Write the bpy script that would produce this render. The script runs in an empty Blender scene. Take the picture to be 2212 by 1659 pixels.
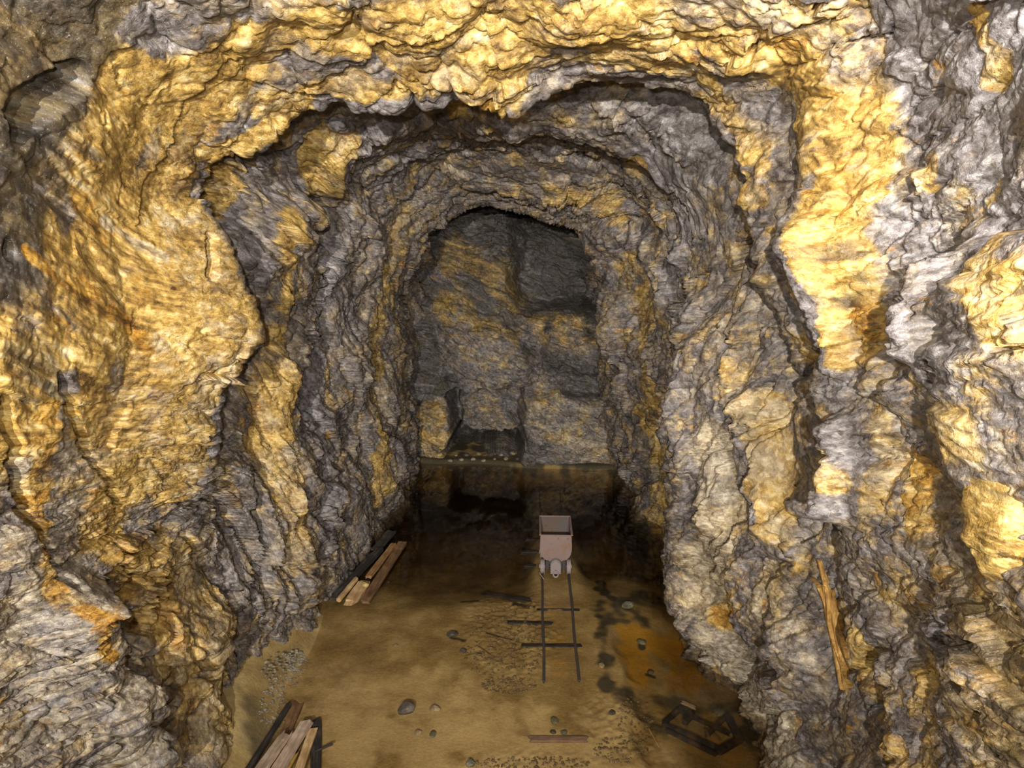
import bpy, bmesh, math, random
import numpy as np
from mathutils import Vector, Matrix

random.seed(7)
RNG = np.random.RandomState(11)
sc = bpy.context.scene
col = sc.collection

# ---------------------------------------------------------------- camera
FW, FH, F = 2212.0, 1659.0, 1534.0
PITCH = math.atan((829.5 - 450.0) / F)
CP, SP = math.cos(PITCH), math.sin(PITCH)
CAM = np.array([0.0, 0.0, 7.0])
cd = bpy.data.cameras.new('camera')
cd.sensor_fit = 'HORIZONTAL'; cd.sensor_width = 36.0
cd.lens = 36.0 * F / FW
cd.clip_start = 0.05; cd.clip_end = 200
cam = bpy.data.objects.new('camera', cd); col.objects.link(cam)
cam.location = CAM.tolist(); cam.rotation_euler = (math.pi / 2 - PITCH, 0, 0)
sc.camera = cam

# ---------------------------------------------------------------- world, lamps, exposure
w = bpy.data.worlds.new('world'); sc.world = w; w.use_nodes = True
w.node_tree.nodes['Background'].inputs[0].default_value = (1, 0.95, 0.9, 1)
w.node_tree.nodes['Background'].inputs[1].default_value = 0.0
sc.view_settings.view_transform = 'Standard'
try: sc.view_settings.look = 'None'
except Exception: pass
sc.view_settings.gamma = 1.0
sc.view_settings.use_curve_mapping = False
sc.view_settings.exposure = 0.0
sc.cycles.max_bounces = 4
sc.cycles.diffuse_bounces = 2
sc.cycles.glossy_bounces = 2
sc.cycles.adaptive_threshold = 0.03
sc.cycles.transparent_max_bounces = 8

def lamp(name, loc, target, power, color, size=150, blend=1.0, radius=0.06):
    l = bpy.data.lights.new(name, 'SPOT'); l.energy = power; l.color = color
    l.spot_size = math.radians(size); l.spot_blend = blend; l.shadow_soft_size = radius
    o = bpy.data.objects.new(name, l); col.objects.link(o)
    o.location = loc
    d = Vector(target) - Vector(loc)
    o.rotation_euler = d.to_track_quat('-Z', 'Y').to_euler()
    return o
LIGHTS = [
    ('flood_and_fill_light', (-1.2, -4.6, 7.9), (-0.3, 14, 5.2), 9800, (1.0, 0.965, 0.91), 74),
    ('flood_and_fill_light', (1.2, -4.4, 7.8), (0.3, 14, 5.2), 4700, (1.0, 0.97, 0.925), 74),
    ('flood_and_fill_light', (-0.3, 0.2, 7.3), (-0.1, 10, 5.4), 800, (1.0, 0.97, 0.92), 140),  # unseen fill light added near the camera to lift the shadows
    ('work_lamp', (1.9, 1.5, 8.0), (2.75, 4.0, 7.9), 820, (0.97, 0.97, 1.0), 110),
]
for a in LIGHTS: lamp(*a)

# ---------------------------------------------------------------- pixel <-> world helpers
def ray(px, py):
    xc = (px - FW / 2) / F; yc = -(py - FH / 2) / F
    return np.array([xc, CP + SP * yc, -SP + CP * yc])
def at(px, py, z=0.0):
    d = ray(px, py); t = (z - CAM[2]) / d[2]
    return CAM + d * t
def project(P):
    Q = P - CAM
    dep = Q[..., 1] * CP - Q[..., 2] * SP
    up = Q[..., 1] * SP + Q[..., 2] * CP
    dd = np.where(dep > 0.05, dep, 0.05)
    return FW / 2 + F * Q[..., 0] / dd, FH / 2 - F * up / dd, dep

# ---------------------------------------------------------------- noise
PERM = RNG.permutation(256).astype(np.int32)
PERM = np.concatenate([PERM, PERM, PERM])
GR = RNG.normal(size=(256, 3)).astype(np.float32); GR /= np.linalg.norm(GR, axis=1)[:, None]
RN = RNG.rand(256, 8).astype(np.float32)
CH = 120000
def _h(i, j, k):
    return PERM[PERM[PERM[i & 255] + (j & 255)] + (k & 255)]
def _chunk(fn, P, n):
    P = np.ascontiguousarray(P.reshape(-1, 3), dtype=np.float32)
    outs = [np.empty(len(P), np.float32) for _ in range(n)]
    for s in range(0, len(P), CH):
        r = fn(P[s:s + CH])
        for o, v in zip(outs, r): o[s:s + CH] = v
    return outs
def _perlin(P):
    I = np.floor(P); f = P - I; I = I.astype(np.int32)
    u = f * f * f * (f * (f * 6 - 15) + 10)
    r = 0.0
    for dx in (0, 1):
        wx = u[:, 0] if dx else 1 - u[:, 0]
        for dy in (0, 1):
            wy = u[:, 1] if dy else 1 - u[:, 1]
            for dz in (0, 1):
                wz = u[:, 2] if dz else 1 - u[:, 2]
                g = GR[_h(I[:, 0] + dx, I[:, 1] + dy, I[:, 2] + dz)]
                d = g[:, 0] * (f[:, 0] - dx) + g[:, 1] * (f[:, 1] - dy) + g[:, 2] * (f[:, 2] - dz)
                r = r + wx * wy * wz * d
    return (r * 1.6,)
def perlin(P): return _chunk(_perlin, P, 1)[0]
def _facet(P):
    """continuous facets: highest of the tilted caps of the neighbouring cells"""
    I = np.floor(P).astype(np.int32); n = len(P)
    b1 = np.full(n, -9, np.float32); b2 = np.full(n, -9, np.float32); vv = np.zeros(n, np.float32); idn = np.zeros(n, np.int32)
    for dx in (-1, 0, 1):
        for dy in (-1, 0, 1):
            for dz in (-1, 0, 1):
                c = I + np.array([dx, dy, dz], np.int32)
                h = _h(c[:, 0], c[:, 1], c[:, 2]); rn = RN[h]
                v = P - (c + 0.1 + 0.8 * rn[:, :3])
                g = 0.60 * rn[:, 6] + ((rn[:, 3:6] - 0.5) * v).sum(1) * 2.1 - 0.80 * (v * v).sum(1)
                m = g > b1
                b2 = np.where(m, b1, np.maximum(b2, g)); vv = np.where(m, (v * v).sum(1), vv)
                idn = np.where(m, h, idn); b1 = np.where(m, g, b1)
    return b1 + 0.24 * vv - 0.10, b1 - b2, RN[idn, 7]
def facet(P): return _chunk(_facet, P, 3)
def saw(x, fall=0.16):
    f = x - np.floor(x)
    return np.where(f < 1 - fall, f / (1 - fall), (1 - f) / fall)
def sstep(a, b, x):
    t = np.clip((x - a) / (b - a), 0, 1); return t * t * (3 - 2 * t)

# foliation of the schist: layers dip gently away from the mouth high up, steeply lower down and further in
def dipn(deg, nx):
    n = np.array([nx, math.sin(math.radians(deg)), math.cos(math.radians(deg))]); return n / np.linalg.norm(n)
def frame(n):
    a = np.cross(n, [1, 0, 0]); a /= np.linalg.norm(a)
    return np.stack([n, a, np.cross(n, a)], 1)
FR1, FR2, PIV = frame(dipn(22, 0.10)), frame(dipn(50, 0.34)), np.array([0, 8.0, 5.5])
FR3 = frame(dipn(30, 1.9))                # low on the near left wall
def folia(P):
    """(across the layers, along, along) with folds, P (N,3)"""
    P = P.reshape(-1, 3)
    wz = np.stack([perlin(P * 0.5 + 3.1), perlin(P * 0.5 + 17.7), perlin(P * 0.5 + 41.3)], 1)
    D = P - PIV + wz * 0.22
    roof = sstep(6.6, 7.8, P[:, 2])
    wgt = np.maximum(sstep(6.2, 11.0, P[:, 1]), 1 - sstep(2.8, 5.6, P[:, 2])) * (1 - roof)
    wgt = wgt[:, None].astype(np.float32)
    low = 1 - sstep(2.6, 5.8, P[:, 2])
    wl = (low * (1 - sstep(-2.6, -0.8, P[:, 0])) * (1 - sstep(7.5, 10.5, P[:, 1])))[:, None].astype(np.float32)
    deep_ = (D @ FR2) * (1 - wl) + (D @ FR3) * wl
    return (D @ FR1) * (1 - wgt) + deep_ * wgt

def relief(P, amp=1.0):
    """height (m, towards the tunnel) of the broken schist at world points P (N,3); amp scales the blocks"""
    P = P.reshape(-1, 3)
    Q = folia(P)
    w2 = perlin(P * 2.1 + 9.2)
    Q[:, 0] += 0.08 * w2
    m = sstep(-0.25, 0.35, perlin(P * 0.7 + 23.0))
    g, e, r = facet(Q * np.array([1.25, 0.50, 0.62]))
    h = 0.46 * g
    g, e, r = facet(Q * np.array([3.6, 1.35, 1.6]) + 31.7)
    h += 0.25 * g * (0.45 + 0.75 * m) - 0.035 * (1 - sstep(0.0, 0.07, e)) * (0.3 + m)
    g, e, r = facet(Q * np.array([11.0, 3.8, 4.4]) + 7.3)
    h += 0.100 * g * (0.4 + 0.9 * m) - 0.012 * (1 - sstep(0.0, 0.10, e)) * m
    g, e, r = facet(Q * np.array([27.0, 9.5, 11.0]) + 2.9)
    h += 0.038 * g
    h += 0.050 * (saw(Q[:, 0] / 0.33 + 0.4 * w2) - 0.5) * (1.15 - 0.6 * m)
    h += 0.012 * (saw(Q[:, 0] / 0.10 + 0.7 * perlin(P * 3.3 + 2.0), 0.25) - 0.5) * (1.2 - 0.6 * m)
    h *= amp
    h += 0.20 * perlin(P * 0.42 + 5.5) + 0.05 * perlin(P * 1.1 + 2.5)
    h += 0.020 * (0.5 - np.abs(perlin(Q * np.array([5.0, 2.6, 2.6]))))
    h += 0.012 * perlin(Q * np.array([13.0, 7.0, 7.0]) + 4.4)
    h += 0.007 * perlin(Q * np.array([28.0, 17.0, 17.0]) + 1.4)
    return h - 0.30 * amp

# ---------------------------------------------------------------- mesh helpers
def grid_object(name, V, attrs, mat, wrap=False, flip=False, kind='structure'):
    nv, nu = V.shape[:2]
    me = bpy.data.meshes.new(name)
    me.vertices.add(nu * nv)
    me.vertices.foreach_set('co', np.ascontiguousarray(V, np.float32).ravel())
    i = np.arange(nv - 1)[:, None] * nu + np.arange(nu - 1)[None, :]
    q = np.stack([i, i + 1, i + 1 + nu, i + nu], -1).reshape(-1, 4)
    if flip: q = q[:, ::-1]
    n = len(q)
    me.loops.add(n * 4); me.loops.foreach_set('vertex_index', q.astype(np.int32).ravel())
    me.polygons.add(n)
    me.polygons.foreach_set('loop_start', (np.arange(n) * 4).astype(np.int32))
    me.polygons.foreach_set('loop_total', np.full(n, 4, np.int32))
    me.polygons.foreach_set('use_smooth', np.ones(n, bool))
    me.update(calc_edges=True)
    if mat is ROCK:
        attrs = {'smooth': attrs.get('smooth', np.zeros(V.shape[:-1])), **rock_attrs(V, attrs['ochre'], attrs['light'], attrs['rust'], attrs['dark'])}
    put_attrs(me, attrs)
    me.materials.append(mat)
    o = bpy.data.objects.new(name, me); col.objects.link(o)
    if kind: o['kind'] = kind
    return o
def put_attrs(me, attrs):
    for k, a in attrs.items():
        if k == 'fol':
            fv = me.attributes.new('fol', 'FLOAT_VECTOR', 'POINT')
            fv.data.foreach_set('vector', np.ascontiguousarray(a, np.float32).ravel()); continue
        at_ = me.attributes.new(k, 'FLOAT', 'POINT')
        at_.data.foreach_set('value', np.ascontiguousarray(a, np.float32).ravel())

def mesh_obj(name, bm, mat, parent=None, smooth=False):
    me = bpy.data.meshes.new(name)
    bmesh.ops.recalc_face_normals(bm, faces=bm.faces)
    bm.to_mesh(me); bm.free()
    if smooth:
        me.polygons.foreach_set('use_smooth', np.ones(len(me.polygons), bool))
    me.materials.append(mat)
    o = bpy.data.objects.new(name, me); col.objects.link(o)
    if parent: o.parent = parent
    return o
def thing(name, label, cat, loc=(0, 0, 0), rotz=0.0, group=None):
    o = bpy.data.objects.new(name, None); col.objects.link(o)
    o.empty_display_size = 0.1
    o.location = loc; o.rotation_euler = (0, 0, rotz)
    return tag(o, label, cat, group)
def tag(o, label, cat, group=None):
    o['label'] = label; o['category'] = cat
    if group: o['group'] = group
    return o

# ---------------------------------------------------------------- node helpers / materials
class N:
    def __init__(s, name):
        s.m = bpy.data.materials.new(name); s.m.use_nodes = True
        s.t = s.m.node_tree; s.t.nodes.clear()
    def n(s, ty, **kw):
        x = s.t.nodes.new(ty)
        for k, v in kw.items(): setattr(x, k, v)
        return x
    def l(s, a, b): s.t.links.new(a, b)
    def setin(s, sock, v):
        if hasattr(v, 'is_linked') or isinstance(v, bpy.types.NodeSocket): s.l(v, sock)
        else: sock.default_value = v
    def math(s, op, a, b=0.0, c=None, clamp=False):
        x = s.n('ShaderNodeMath', operation=op, use_clamp=clamp)
        s.setin(x.inputs[0], a); s.setin(x.inputs[1], b)
        if c is not None: s.setin(x.inputs[2], c)
        return x.outputs[0]
    def vmath(s, op, a, b):
        x = s.n('ShaderNodeVectorMath', operation=op)
        s.setin(x.inputs[0], a); s.setin(x.inputs[1], b)
        return x.outputs['Value'] if op == 'DOT_PRODUCT' else x.outputs[0]
    def mix(s, f, a, b, mode='MIX'):
        x = s.n('ShaderNodeMix', data_type='RGBA', blend_type=mode)
        s.setin(x.inputs[0], f)
        for sock, v in ((x.inputs[6], a), (x.inputs[7], b)):
            if isinstance(v, tuple): sock.default_value = (*v, 1)
            else: s.l(v, sock)
        return x.outputs[2]
    def noise(s, vec, scale, detail=6, rough=0.6, dist=0.0):
        x = s.n('ShaderNodeTexNoise'); s.l(vec, x.inputs['Vector'])
        x.inputs['Scale'].default_value = scale; x.inputs['Detail'].default_value = detail
        x.inputs['Roughness'].default_value = rough; x.inputs['Distortion'].default_value = dist
        return x.outputs['Fac']
    def voro(s, vec, scale, feature='F1', out='Distance'):
        x = s.n('ShaderNodeTexVoronoi', feature=feature); s.l(vec, x.inputs['Vector'])
        x.inputs['Scale'].default_value = scale
        return x.outputs[out]
    def ramp(s, f, stops):
        x = s.n('ShaderNodeValToRGB'); s.l(f, x.inputs[0])
        e = x.color_ramp.elements
        while len(e) < len(stops): e.new(0.5)
        for k, (p, c) in enumerate(stops):
            e[k].position = p; e[k].color = (*c, 1) if isinstance(c, tuple) else (c, c, c, 1)
        return x.outputs[0]
    def chips(s, vec, scale, seed=0.0):
        """height field of flat tilted cleavage chips"""
        x = s.n('ShaderNodeTexVoronoi', feature='F1'); s.l(vec, x.inputs['Vector']); x.inputs['Scale'].default_value = scale
        d = s.vmath('SUBTRACT', vec, x.outputs['Position'])
        t = s.vmath('SUBTRACT', x.outputs['Color'], (0.5, 0.5, 0.5))
        return s.math('MULTIPLY', s.vmath('DOT_PRODUCT', d, t), scale)
    def mapr(s, f, a, b, c=0.0, d=1.0):
        x = s.n('ShaderNodeMapRange'); x.interpolation_type = 'SMOOTHSTEP'
        s.l(f, x.inputs[0])
        for i, v in enumerate((a, b, c, d)): x.inputs[1 + i].default_value = v
        return x.outputs[0]
    def attr(s, name):
        x = s.n('ShaderNodeAttribute', attribute_name=name); return x.outputs['Fac']
    def pos(s): return s.n('ShaderNodeNewGeometry').outputs['Position']
    def obj(s): return s.n('ShaderNodeTexCoord').outputs['Object']
    def bump(s, h, strength, dist, nrm=None):
        x = s.n('ShaderNodeBump'); s.l(h, x.inputs['Height'])
        s.setin(x.inputs['Strength'], strength); x.inputs['Distance'].default_value = dist
        if nrm is not None: s.l(nrm, x.inputs['Normal'])
        return x.outputs[0]
    def out(s, color, rough, nrm=None, metal=0.0, spec=0.5, coat=None):
        b = s.n('ShaderNodeBsdfPrincipled')
        s.setin(b.inputs['Base Color'], color if not isinstance(color, tuple) else (*color, 1))
        s.setin(b.inputs['Roughness'], rough); b.inputs['Metallic'].default_value = metal
        s.setin(b.inputs['Specular IOR Level'], spec)
        if nrm is not None: s.l(nrm, b.inputs['Normal'])
        o = s.n('ShaderNodeOutputMaterial'); s.l(b.outputs[0], o.inputs[0])
        s.b = b
        return s.m

def rock_material():
    k = N('schist_rock')
    P = k.pos()
    av = k.n('ShaderNodeAttribute', attribute_name='fol')     # layered coordinates of the schist
    wv = k.n('ShaderNodeTexNoise'); k.l(P, wv.inputs['Vector']); wv.inputs['Scale'].default_value = 5.0; wv.inputs['Detail'].default_value = 2
    sub = k.vmath('SUBTRACT', wv.outputs['Color'], (0.5, 0.5, 0.5))
    L = k.vmath('ADD', av.outputs['Vector'], k.vmath('MULTIPLY', sub, (0.07, 0.12, 0.12)))
    half = lambda x: k.math('SUBTRACT', x, 0.5)
    n_streak = k.noise(k.vmath('MULTIPLY', L, (3.6, 1.0, 1.0)), 1.7, 7, 0.72)
    n_band = k.noise(k.vmath('MULTIPLY', L, (11.0, 0.8, 0.8)), 1.2, 4, 0.62)
    n_fine = k.noise(k.vmath('MULTIPLY', L, (1.7, 1.0, 1.0)), 9.0, 6, 0.75)
    n_speck = k.noise(P, 60.0, 3, 0.75)
    LW = k.vmath('MULTIPLY', L, (2.3, 1.0, 1.0))
    # chips: every little cleavage face has its own tone
    cs2 = k.n('ShaderNodeSeparateColor'); k.l(k.voro(LW, 15.0, 'F1', 'Color'), cs2.inputs[0])
    tone = k.math('MULTIPLY', half(cs2.outputs[0]), 0.13)
    v = k.math('ADD', k.math('MULTIPLY', n_fine, 0.50), k.math('MULTIPLY', n_streak, 0.36))
    v = k.math('ADD', v, k.math('MULTIPLY', n_band, 0.14))
    v = k.math('ADD', k.math('MULTIPLY_ADD', half(v), 1.45, 0.5), tone)
    v = k.math('ADD', v, k.attr('tone'))
    v = k.math('ADD', v, k.math('MULTIPLY', k.attr('smooth'), k.math('MULTIPLY', half(n_band), 0.75)))
    edge = k.math('ADD', k.math('MULTIPLY', half(n_fine), 0.55), k.math('MULTIPLY', half(cs2.outputs[1]), 0.20))
    f = k.mapr(k.math('ADD', k.attr('f_ochre'), edge), 0.20, 0.78)
    cool = k.ramp(v, [(0.25, (0.040, 0.033, 0.030)), (0.42, (0.130, 0.110, 0.101)), (0.55, (0.235, 0.208, 0.200)), (0.72, (0.45, 0.42, 0.41))])
    warm = k.ramp(v, [(0.25, (0.045, 0.032, 0.018)), (0.42, (0.140, 0.100, 0.060)), (0.55, (0.260, 0.200, 0.135)), (0.72, (0.50, 0.42, 0.31))])
    grey = k.mix(k.mapr(k.math('ADD', k.attr('f_warm'), edge), -0.05, 0.45), cool, warm)
    ochre = k.ramp(v, [(0.22, (0.075, 0.038, 0.010)), (0.38, (0.25, 0.145, 0.038)), (0.50, (0.43, 0.262, 0.060)), (0.62, (0.63, 0.435, 0.145)), (0.78, (0.84, 0.70, 0.40))])
    rust = k.ramp(v, [(0.30, (0.07, 0.025, 0.004)), (0.5, (0.36, 0.165, 0.016)), (0.68, (0.66, 0.38, 0.06))])
    tan = k.ramp(v, [(0.25, (0.11, 0.085, 0.055)), (0.48, (0.34, 0.275, 0.185)), (0.70, (0.66, 0.58, 0.43))])
    c = k.mix(f, grey, ochre)
    c = k.mix(k.math('MULTIPLY', k.mapr(k.math('ADD', k.attr('f_pale'), edge), 0.25, 0.85), 0.70), c, tan)
    c = k.mix(k.math('MULTIPLY', k.mapr(k.math('ADD', k.attr('f_rust'), edge), 0.40, 0.85), 0.85), c, rust)
    c = k.mix(k.math('MULTIPLY', k.mapr(k.math('ADD', k.attr('f_dark'), edge), 0.35, 1.0), 0.80), c, (0.034, 0.028, 0.022))
    c = k.mix(k.mapr(n_speck, 0.58, 0.76, 0.0, 0.50), c, (0.040, 0.028, 0.015))
    c = k.mix(k.mapr(n_speck, 0.42, 0.28, 0.0, 0.35), c, (0.80, 0.72, 0.55))
    # relief finer than the mesh: chips, grain
    sm = k.math('SUBTRACT', 1.0, k.math('MULTIPLY', k.attr('smooth'), 0.75))
    c2 = k.math('ADD', k.math('MULTIPLY', k.chips(LW, 12.0), 0.055), k.math('MULTIPLY', k.chips(LW, 34.0), 0.020))
    c2 = k.math('ADD', c2, k.math('MULTIPLY', k.noise(P, 45.0, 4, 0.75), 0.022))
    b2 = k.bump(c2, k.math('MULTIPLY', sm, 0.50), 1.0)
    rough = k.mapr(n_fine, 0.35, 0.7, 0.40, 0.70)
    return k.out(c, rough, b2, spec=0.5)
def fbm(P, octs, rough):
    """layered noise, zero mean, spread like the renderer's own noise node"""
    h = 0.0; a = 1.0
    for i in range(octs):
        h = h + a * perlin(P * (2.0 ** i) + 13.7 * i); a *= rough
    return (h / 0.36 * 0.125 / np.sqrt(sum(rough ** (2 * i) for i in range(octs)))).astype(np.float32)
def rock_attrs(V, oc, li, ru, dk):
    """stain and painted-shade masks of the rock at points V, broken up by noise that follows the layers"""
    P = V.reshape(-1, 3); Q = folia(P)
    oc, li, ru, dk = [np.broadcast_to(np.asarray(x, np.float32), V.shape[:-1]).ravel() for x in (oc, li, ru, dk)]
    big = fbm(Q * np.array([1.7, 1, 1]) * 1.4, 4, .62); blot = fbm(P * 2.6 + 3.3, 5, .70)
    strk = fbm(Q * np.array([3.6, 1, 1]) * 1.7 + 7.7, 4, .70); band = fbm(Q * np.array([9, .8, .8]) * 1.1 + 1.9, 3, .65)
    pale = fbm(Q * np.array([1.7, 1, 1]) * 2.2 + 21.0, 4, .68)
    return {'fol': Q, 'f_ochre': oc + big + .6 * strk + .9 * blot, 'f_warm': oc + 1.3 * blot, 'f_pale': li + 1.4 * pale,
            'f_rust': ru + 2.4 * (0.6 * strk + 0.6 * pale), 'f_dark': dk + 1.2 * blot + 1.2 * band, 'tone': 0.32 * blot}
ROCK = rock_material()

# ---------------------------------------------------------------- tunnel shell
# 15 points per ring: left foot, left wall, shoulder, haunch, crown, haunch, shoulder, right wall, right foot
def R(Y, pts, dy=None):
    y = np.full(15, float(Y)) if dy is None else float(Y) + np.array(dy, float)
    p = np.array(pts, float)
    return np.stack([p[:, 0], y, p[:, 1]], 1)
RINGS = [
 R(-12.0, [(-3.4,-1),(-3.4,0),(-3.4,2),(-3.4,4),(-3.3,5.8),(-2.9,7.6),(-1.9,9.0),(0,9.6),(1.9,9.0),(2.7,7.6),(3.0,5.8),(3.1,4),(3.2,2),(3.3,0),(3.3,-1)]),
 R(-3.0, [(-3.6,-1),(-3.6,0),(-3.5,2),(-3.4,4),(-3.3,5.8),(-3.0,7.6),(-2.1,9.0),(0,9.6),(2.0,9.0),(2.8,7.6),(3.0,5.8),(3.1,4),(3.2,2),(3.3,0),(3.3,-1)]),
 R(1.5, [(-4.0,-1),(-4.0,0),(-3.9,2),(-3.6,4),(-3.3,5.8),(-3.1,7.4),(-2.4,8.6),(0,9.3),(2.0,8.7),(2.6,7.5),(2.8,5.8),(2.9,4),(3.2,2),(3.4,0),(3.4,-1)]),
 R(3.7, [(-4.2,-1),(-4.2,0),(-4.1,2),(-3.7,4),(-3.3,5.8),(-3.1,7.3),(-2.7,8.4),(0,9.1),(2.1,8.5),(2.55,7.4),(2.72,5.8),(2.85,4),(3.2,2),(3.4,0),(3.4,-1)]),
 R(4.9, [(-4.2,-1),(-4.2,0),(-4.1,2),(-3.75,4),(-3.35,5.8),(-3.2,7.3),(-2.8,8.25),(-.2,8.9),(2.2,8.4),(2.85,7.5),(3.05,5.9),(3.25,4),(3.45,2),(3.6,0),(3.6,-1)]),
 R(6.1, [(-4.1,-1),(-4.1,0),(-4.05,2),(-3.8,4),(-3.45,5.8),(-3.3,7.3),(-2.6,8.1),(-.2,8.62),(2.0,8.35),(2.5,7.35),(2.68,6.1),(3.2,4.3),(3.45,2),(3.6,0),(3.6,-1)]),
 R(6.7, [(-4.1,-1),(-4.05,0),(-4.0,2),(-3.75,4),(-3.25,5.8),(-3.25,7.3),(-2.4,8.05),(-.2,8.5),(1.9,8.3),(2.75,7.4),(3.15,6.1),(3.55,4.3),(3.6,2),(3.6,0),(3.6,-1)]),
 R(7.6, [(-4.0,-1),(-3.95,0),(-3.9,2),(-3.68,4.2),(-2.95,5.85),(-3.15,7.3),(-2.2,7.92),(-.2,8.38),(1.6,8.22),(2.3,7.35),(2.95,6.0),(3.25,4.2),(3.35,2),(3.4,0),(3.45,-1)]),
 R(8.1, [(-4.1,-1),(-4.05,0),(-4.0,2),(-3.95,4.2),(-3.55,5.85),(-3.45,7.4),(-2.5,8.3),(-.2,8.95),(1.8,8.7),(2.75,7.6),(3.3,6.0),(3.45,4.2),(3.45,2),(3.4,0),(3.4,-1)]),
 R(9.5, [(-3.85,-1),(-3.8,0),(-3.75,2),(-3.65,4.2),(-3.3,5.85),(-2.9,7.2),(-2.0,8.0),(-.1,8.28),(1.6,8.12),(2.6,7.2),(3.05,5.8),(3.1,4.1),(3.3,2),(3.4,0),(3.4,-1)]),
 R(10.7, [(-3.35,-1),(-3.35,0),(-3.38,2),(-3.38,4),(-3.15,6),(-2.72,7.4),(-1.6,8.0),(0,8.15),(1.5,7.92),(2.4,7.0),(2.62,5.8),(2.6,4),(2.85,2),(3.05,0),(3.1,-1)]),
 R(11.5, [(-3.4,-1),(-3.4,0),(-3.5,2),(-3.6,4),(-3.45,6),(-2.95,7.4),(-1.8,8.05),(0,8.3),(1.6,8.05),(2.6,7.1),(2.85,5.8),(2.95,4),(3.15,2),(3.2,0),(3.2,-1)]),
 R(14.0, [(-3.25,-1),(-3.25,0),(-3.22,2),(-3.05,4),(-2.8,5.8),(-2.3,6.95),(-1.3,7.55),(.1,7.7),(1.5,7.45),(2.3,6.7),(2.75,5.6),(3.0,4),(3.4,2),(3.65,0),(3.65,-1)]),
 R(16.3, [(-2.9,-1),(-2.9,0),(-2.8,2.2),(-2.52,4),(-2.28,5.5),(-1.9,6.6),(-1.1,7.2),(.1,7.2),(1.2,6.95),(1.9,6.35),(2.2,5.5),(2.35,4),(2.75,2),(3.35,0),(3.35,-1)]),
 R(17.2, [(-2.8,-1),(-2.8,0),(-2.9,2.2),(-2.9,4),(-2.8,5.6),(-2.4,6.9),(-1.3,7.5),(.1,7.55),(1.3,7.3),(2.2,6.6),(2.55,5.6),(2.6,4),(2.75,2),(2.95,0),(2.95,-1)]),
 R(19.5, [(-2.9,-1),(-2.9,0),(-2.9,2),(-2.9,4),(-2.8,5.6),(-2.4,6.9),(-1.3,7.5),(.1,7.6),(1.3,7.4),(2.2,6.8),(2.6,5.6),(2.6,4),(2.6,2),(2.5,0),(2.5,-1)]),
 R(24.5, [(-2.9,-1),(-2.9,0),(-2.9,2),(-2.9,4),(-2.8,5.6),(-2.4,6.9),(-1.3,7.5),(.1,7.6),(1.3,7.4),(2.2,6.8),(2.6,5.6),(2.6,4),(2.6,2),(2.5,0),(2.5,-1)]),
]
QUAL = 1.0
NU, NV = int(1500 * QUAL), int(800 * QUAL)
RA = np.stack(RINGS)
def catmull(P, t):
    """P (K,...) control points, t in [0,K-1] -> values"""
    K = len(P); i = np.clip(np.floor(t).astype(int), 0, K - 2); f = (t - i)
    p0 = P[np.clip(i - 1, 0, K - 1)]; p1 = P[i]; p2 = P[i + 1]; p3 = P[np.clip(i + 2, 0, K - 1)]
    f = f.reshape((-1,) + (1,) * (P.ndim - 1))
    return 0.5 * (2 * p1 + (p2 - p0) * f + (2 * p0 - 5 * p1 + 4 * p2 - p3) * f ** 2 + (3 * p1 - p0 - 3 * p2 + p3) * f ** 3)
# columns (round the section): density follows the segment length
seg = np.linalg.norm(np.diff(RA[5:13], axis=1), axis=2).mean(0)
cum = np.concatenate([[0], np.cumsum(seg)])
uu = np.interp(np.linspace(0, cum[-1], NU), cum, np.arange(15))
ring_u = np.stack([catmull(r, uu) for r in RA])            # (K,NU,3)
# rows (along the tunnel): denser near the camera and on the lips
ys = np.array([r[0, 1] for r in RINGS])
yy = np.linspace(ys[0], ys[-1], 6000)
den = np.where(yy < 3.2, 0.012 + 0.24 * np.clip((yy + 3) / 6.2, 0, 1) ** 3, np.where(yy > 21, 0.02, 4.0 / np.maximum(yy, 3) ** 2 + 0.75 / np.maximum(yy, 3)))
c2 = np.concatenate([[0], np.cumsum((den[1:] + den[:-1]) / 2 * np.diff(yy))])
yrow = np.interp(np.linspace(0, c2[-1], NV), c2, yy)
kk = np.interp(yrow, ys, np.arange(len(ys)))
i0 = np.clip(np.floor(kk).astype(int), 0, len(ys) - 2); ff = (kk - i0)[:, None, None]
BASE = ring_u[i0] * (1 - ff) + ring_u[i0 + 1] * ff          # (NV,NU,3)
# soften the creases at the rings a little
def blur_rows(A, n):
    for _ in range(n):
        A = A.copy(); A[1:-1] = 0.25 * A[:-2] + 0.5 * A[1:-1] + 0.25 * A[2:]
    return A
BASE = blur_rows(BASE, 14)
du = np.gradient(BASE, axis=1); dv = np.gradient(BASE, axis=0)
NRM = np.cross(du, dv); NRM /= np.linalg.norm(NRM, axis=2, keepdims=True) + 1e-9
cen = BASE.mean(1, keepdims=True)
if ((cen - BASE) * NRM).sum() < 0: NRM = -NRM               # towards the tunnel

# picking points of the shell under a pixel of the photograph
class Picker:
    def __init__(s, V, step=3, ret=None):
        W = V[::step, ::step].reshape(-1, 3); s.x, s.y, s.d = project(W)
        s.V = W if ret is None else ret[::step, ::step].reshape(-1, 3)      # points handed back
        s.ok = s.d > 0.8
    def __call__(s, px, py):
        r2 = (s.x - px) ** 2 + (s.y - py) ** 2
        r2 = np.where(s.ok, r2, 1e12)
        lim = max(11.0 ** 2, r2.min() * 1.5 + 1)
        i = np.where(r2 < lim)[0]
        j = i[np.argmin(s.d[i] + 0.01 * np.sqrt(r2[i]))]
        return s.V[j], s.d[j]
def capsule(V, a, b):
    ab = b - a; L = float(ab @ ab) + 1e-9
    t = np.clip(((V - a) @ ab) / L, 0, 1)
    return np.linalg.norm(V - a - t[..., None] * ab, axis=-1)

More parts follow.
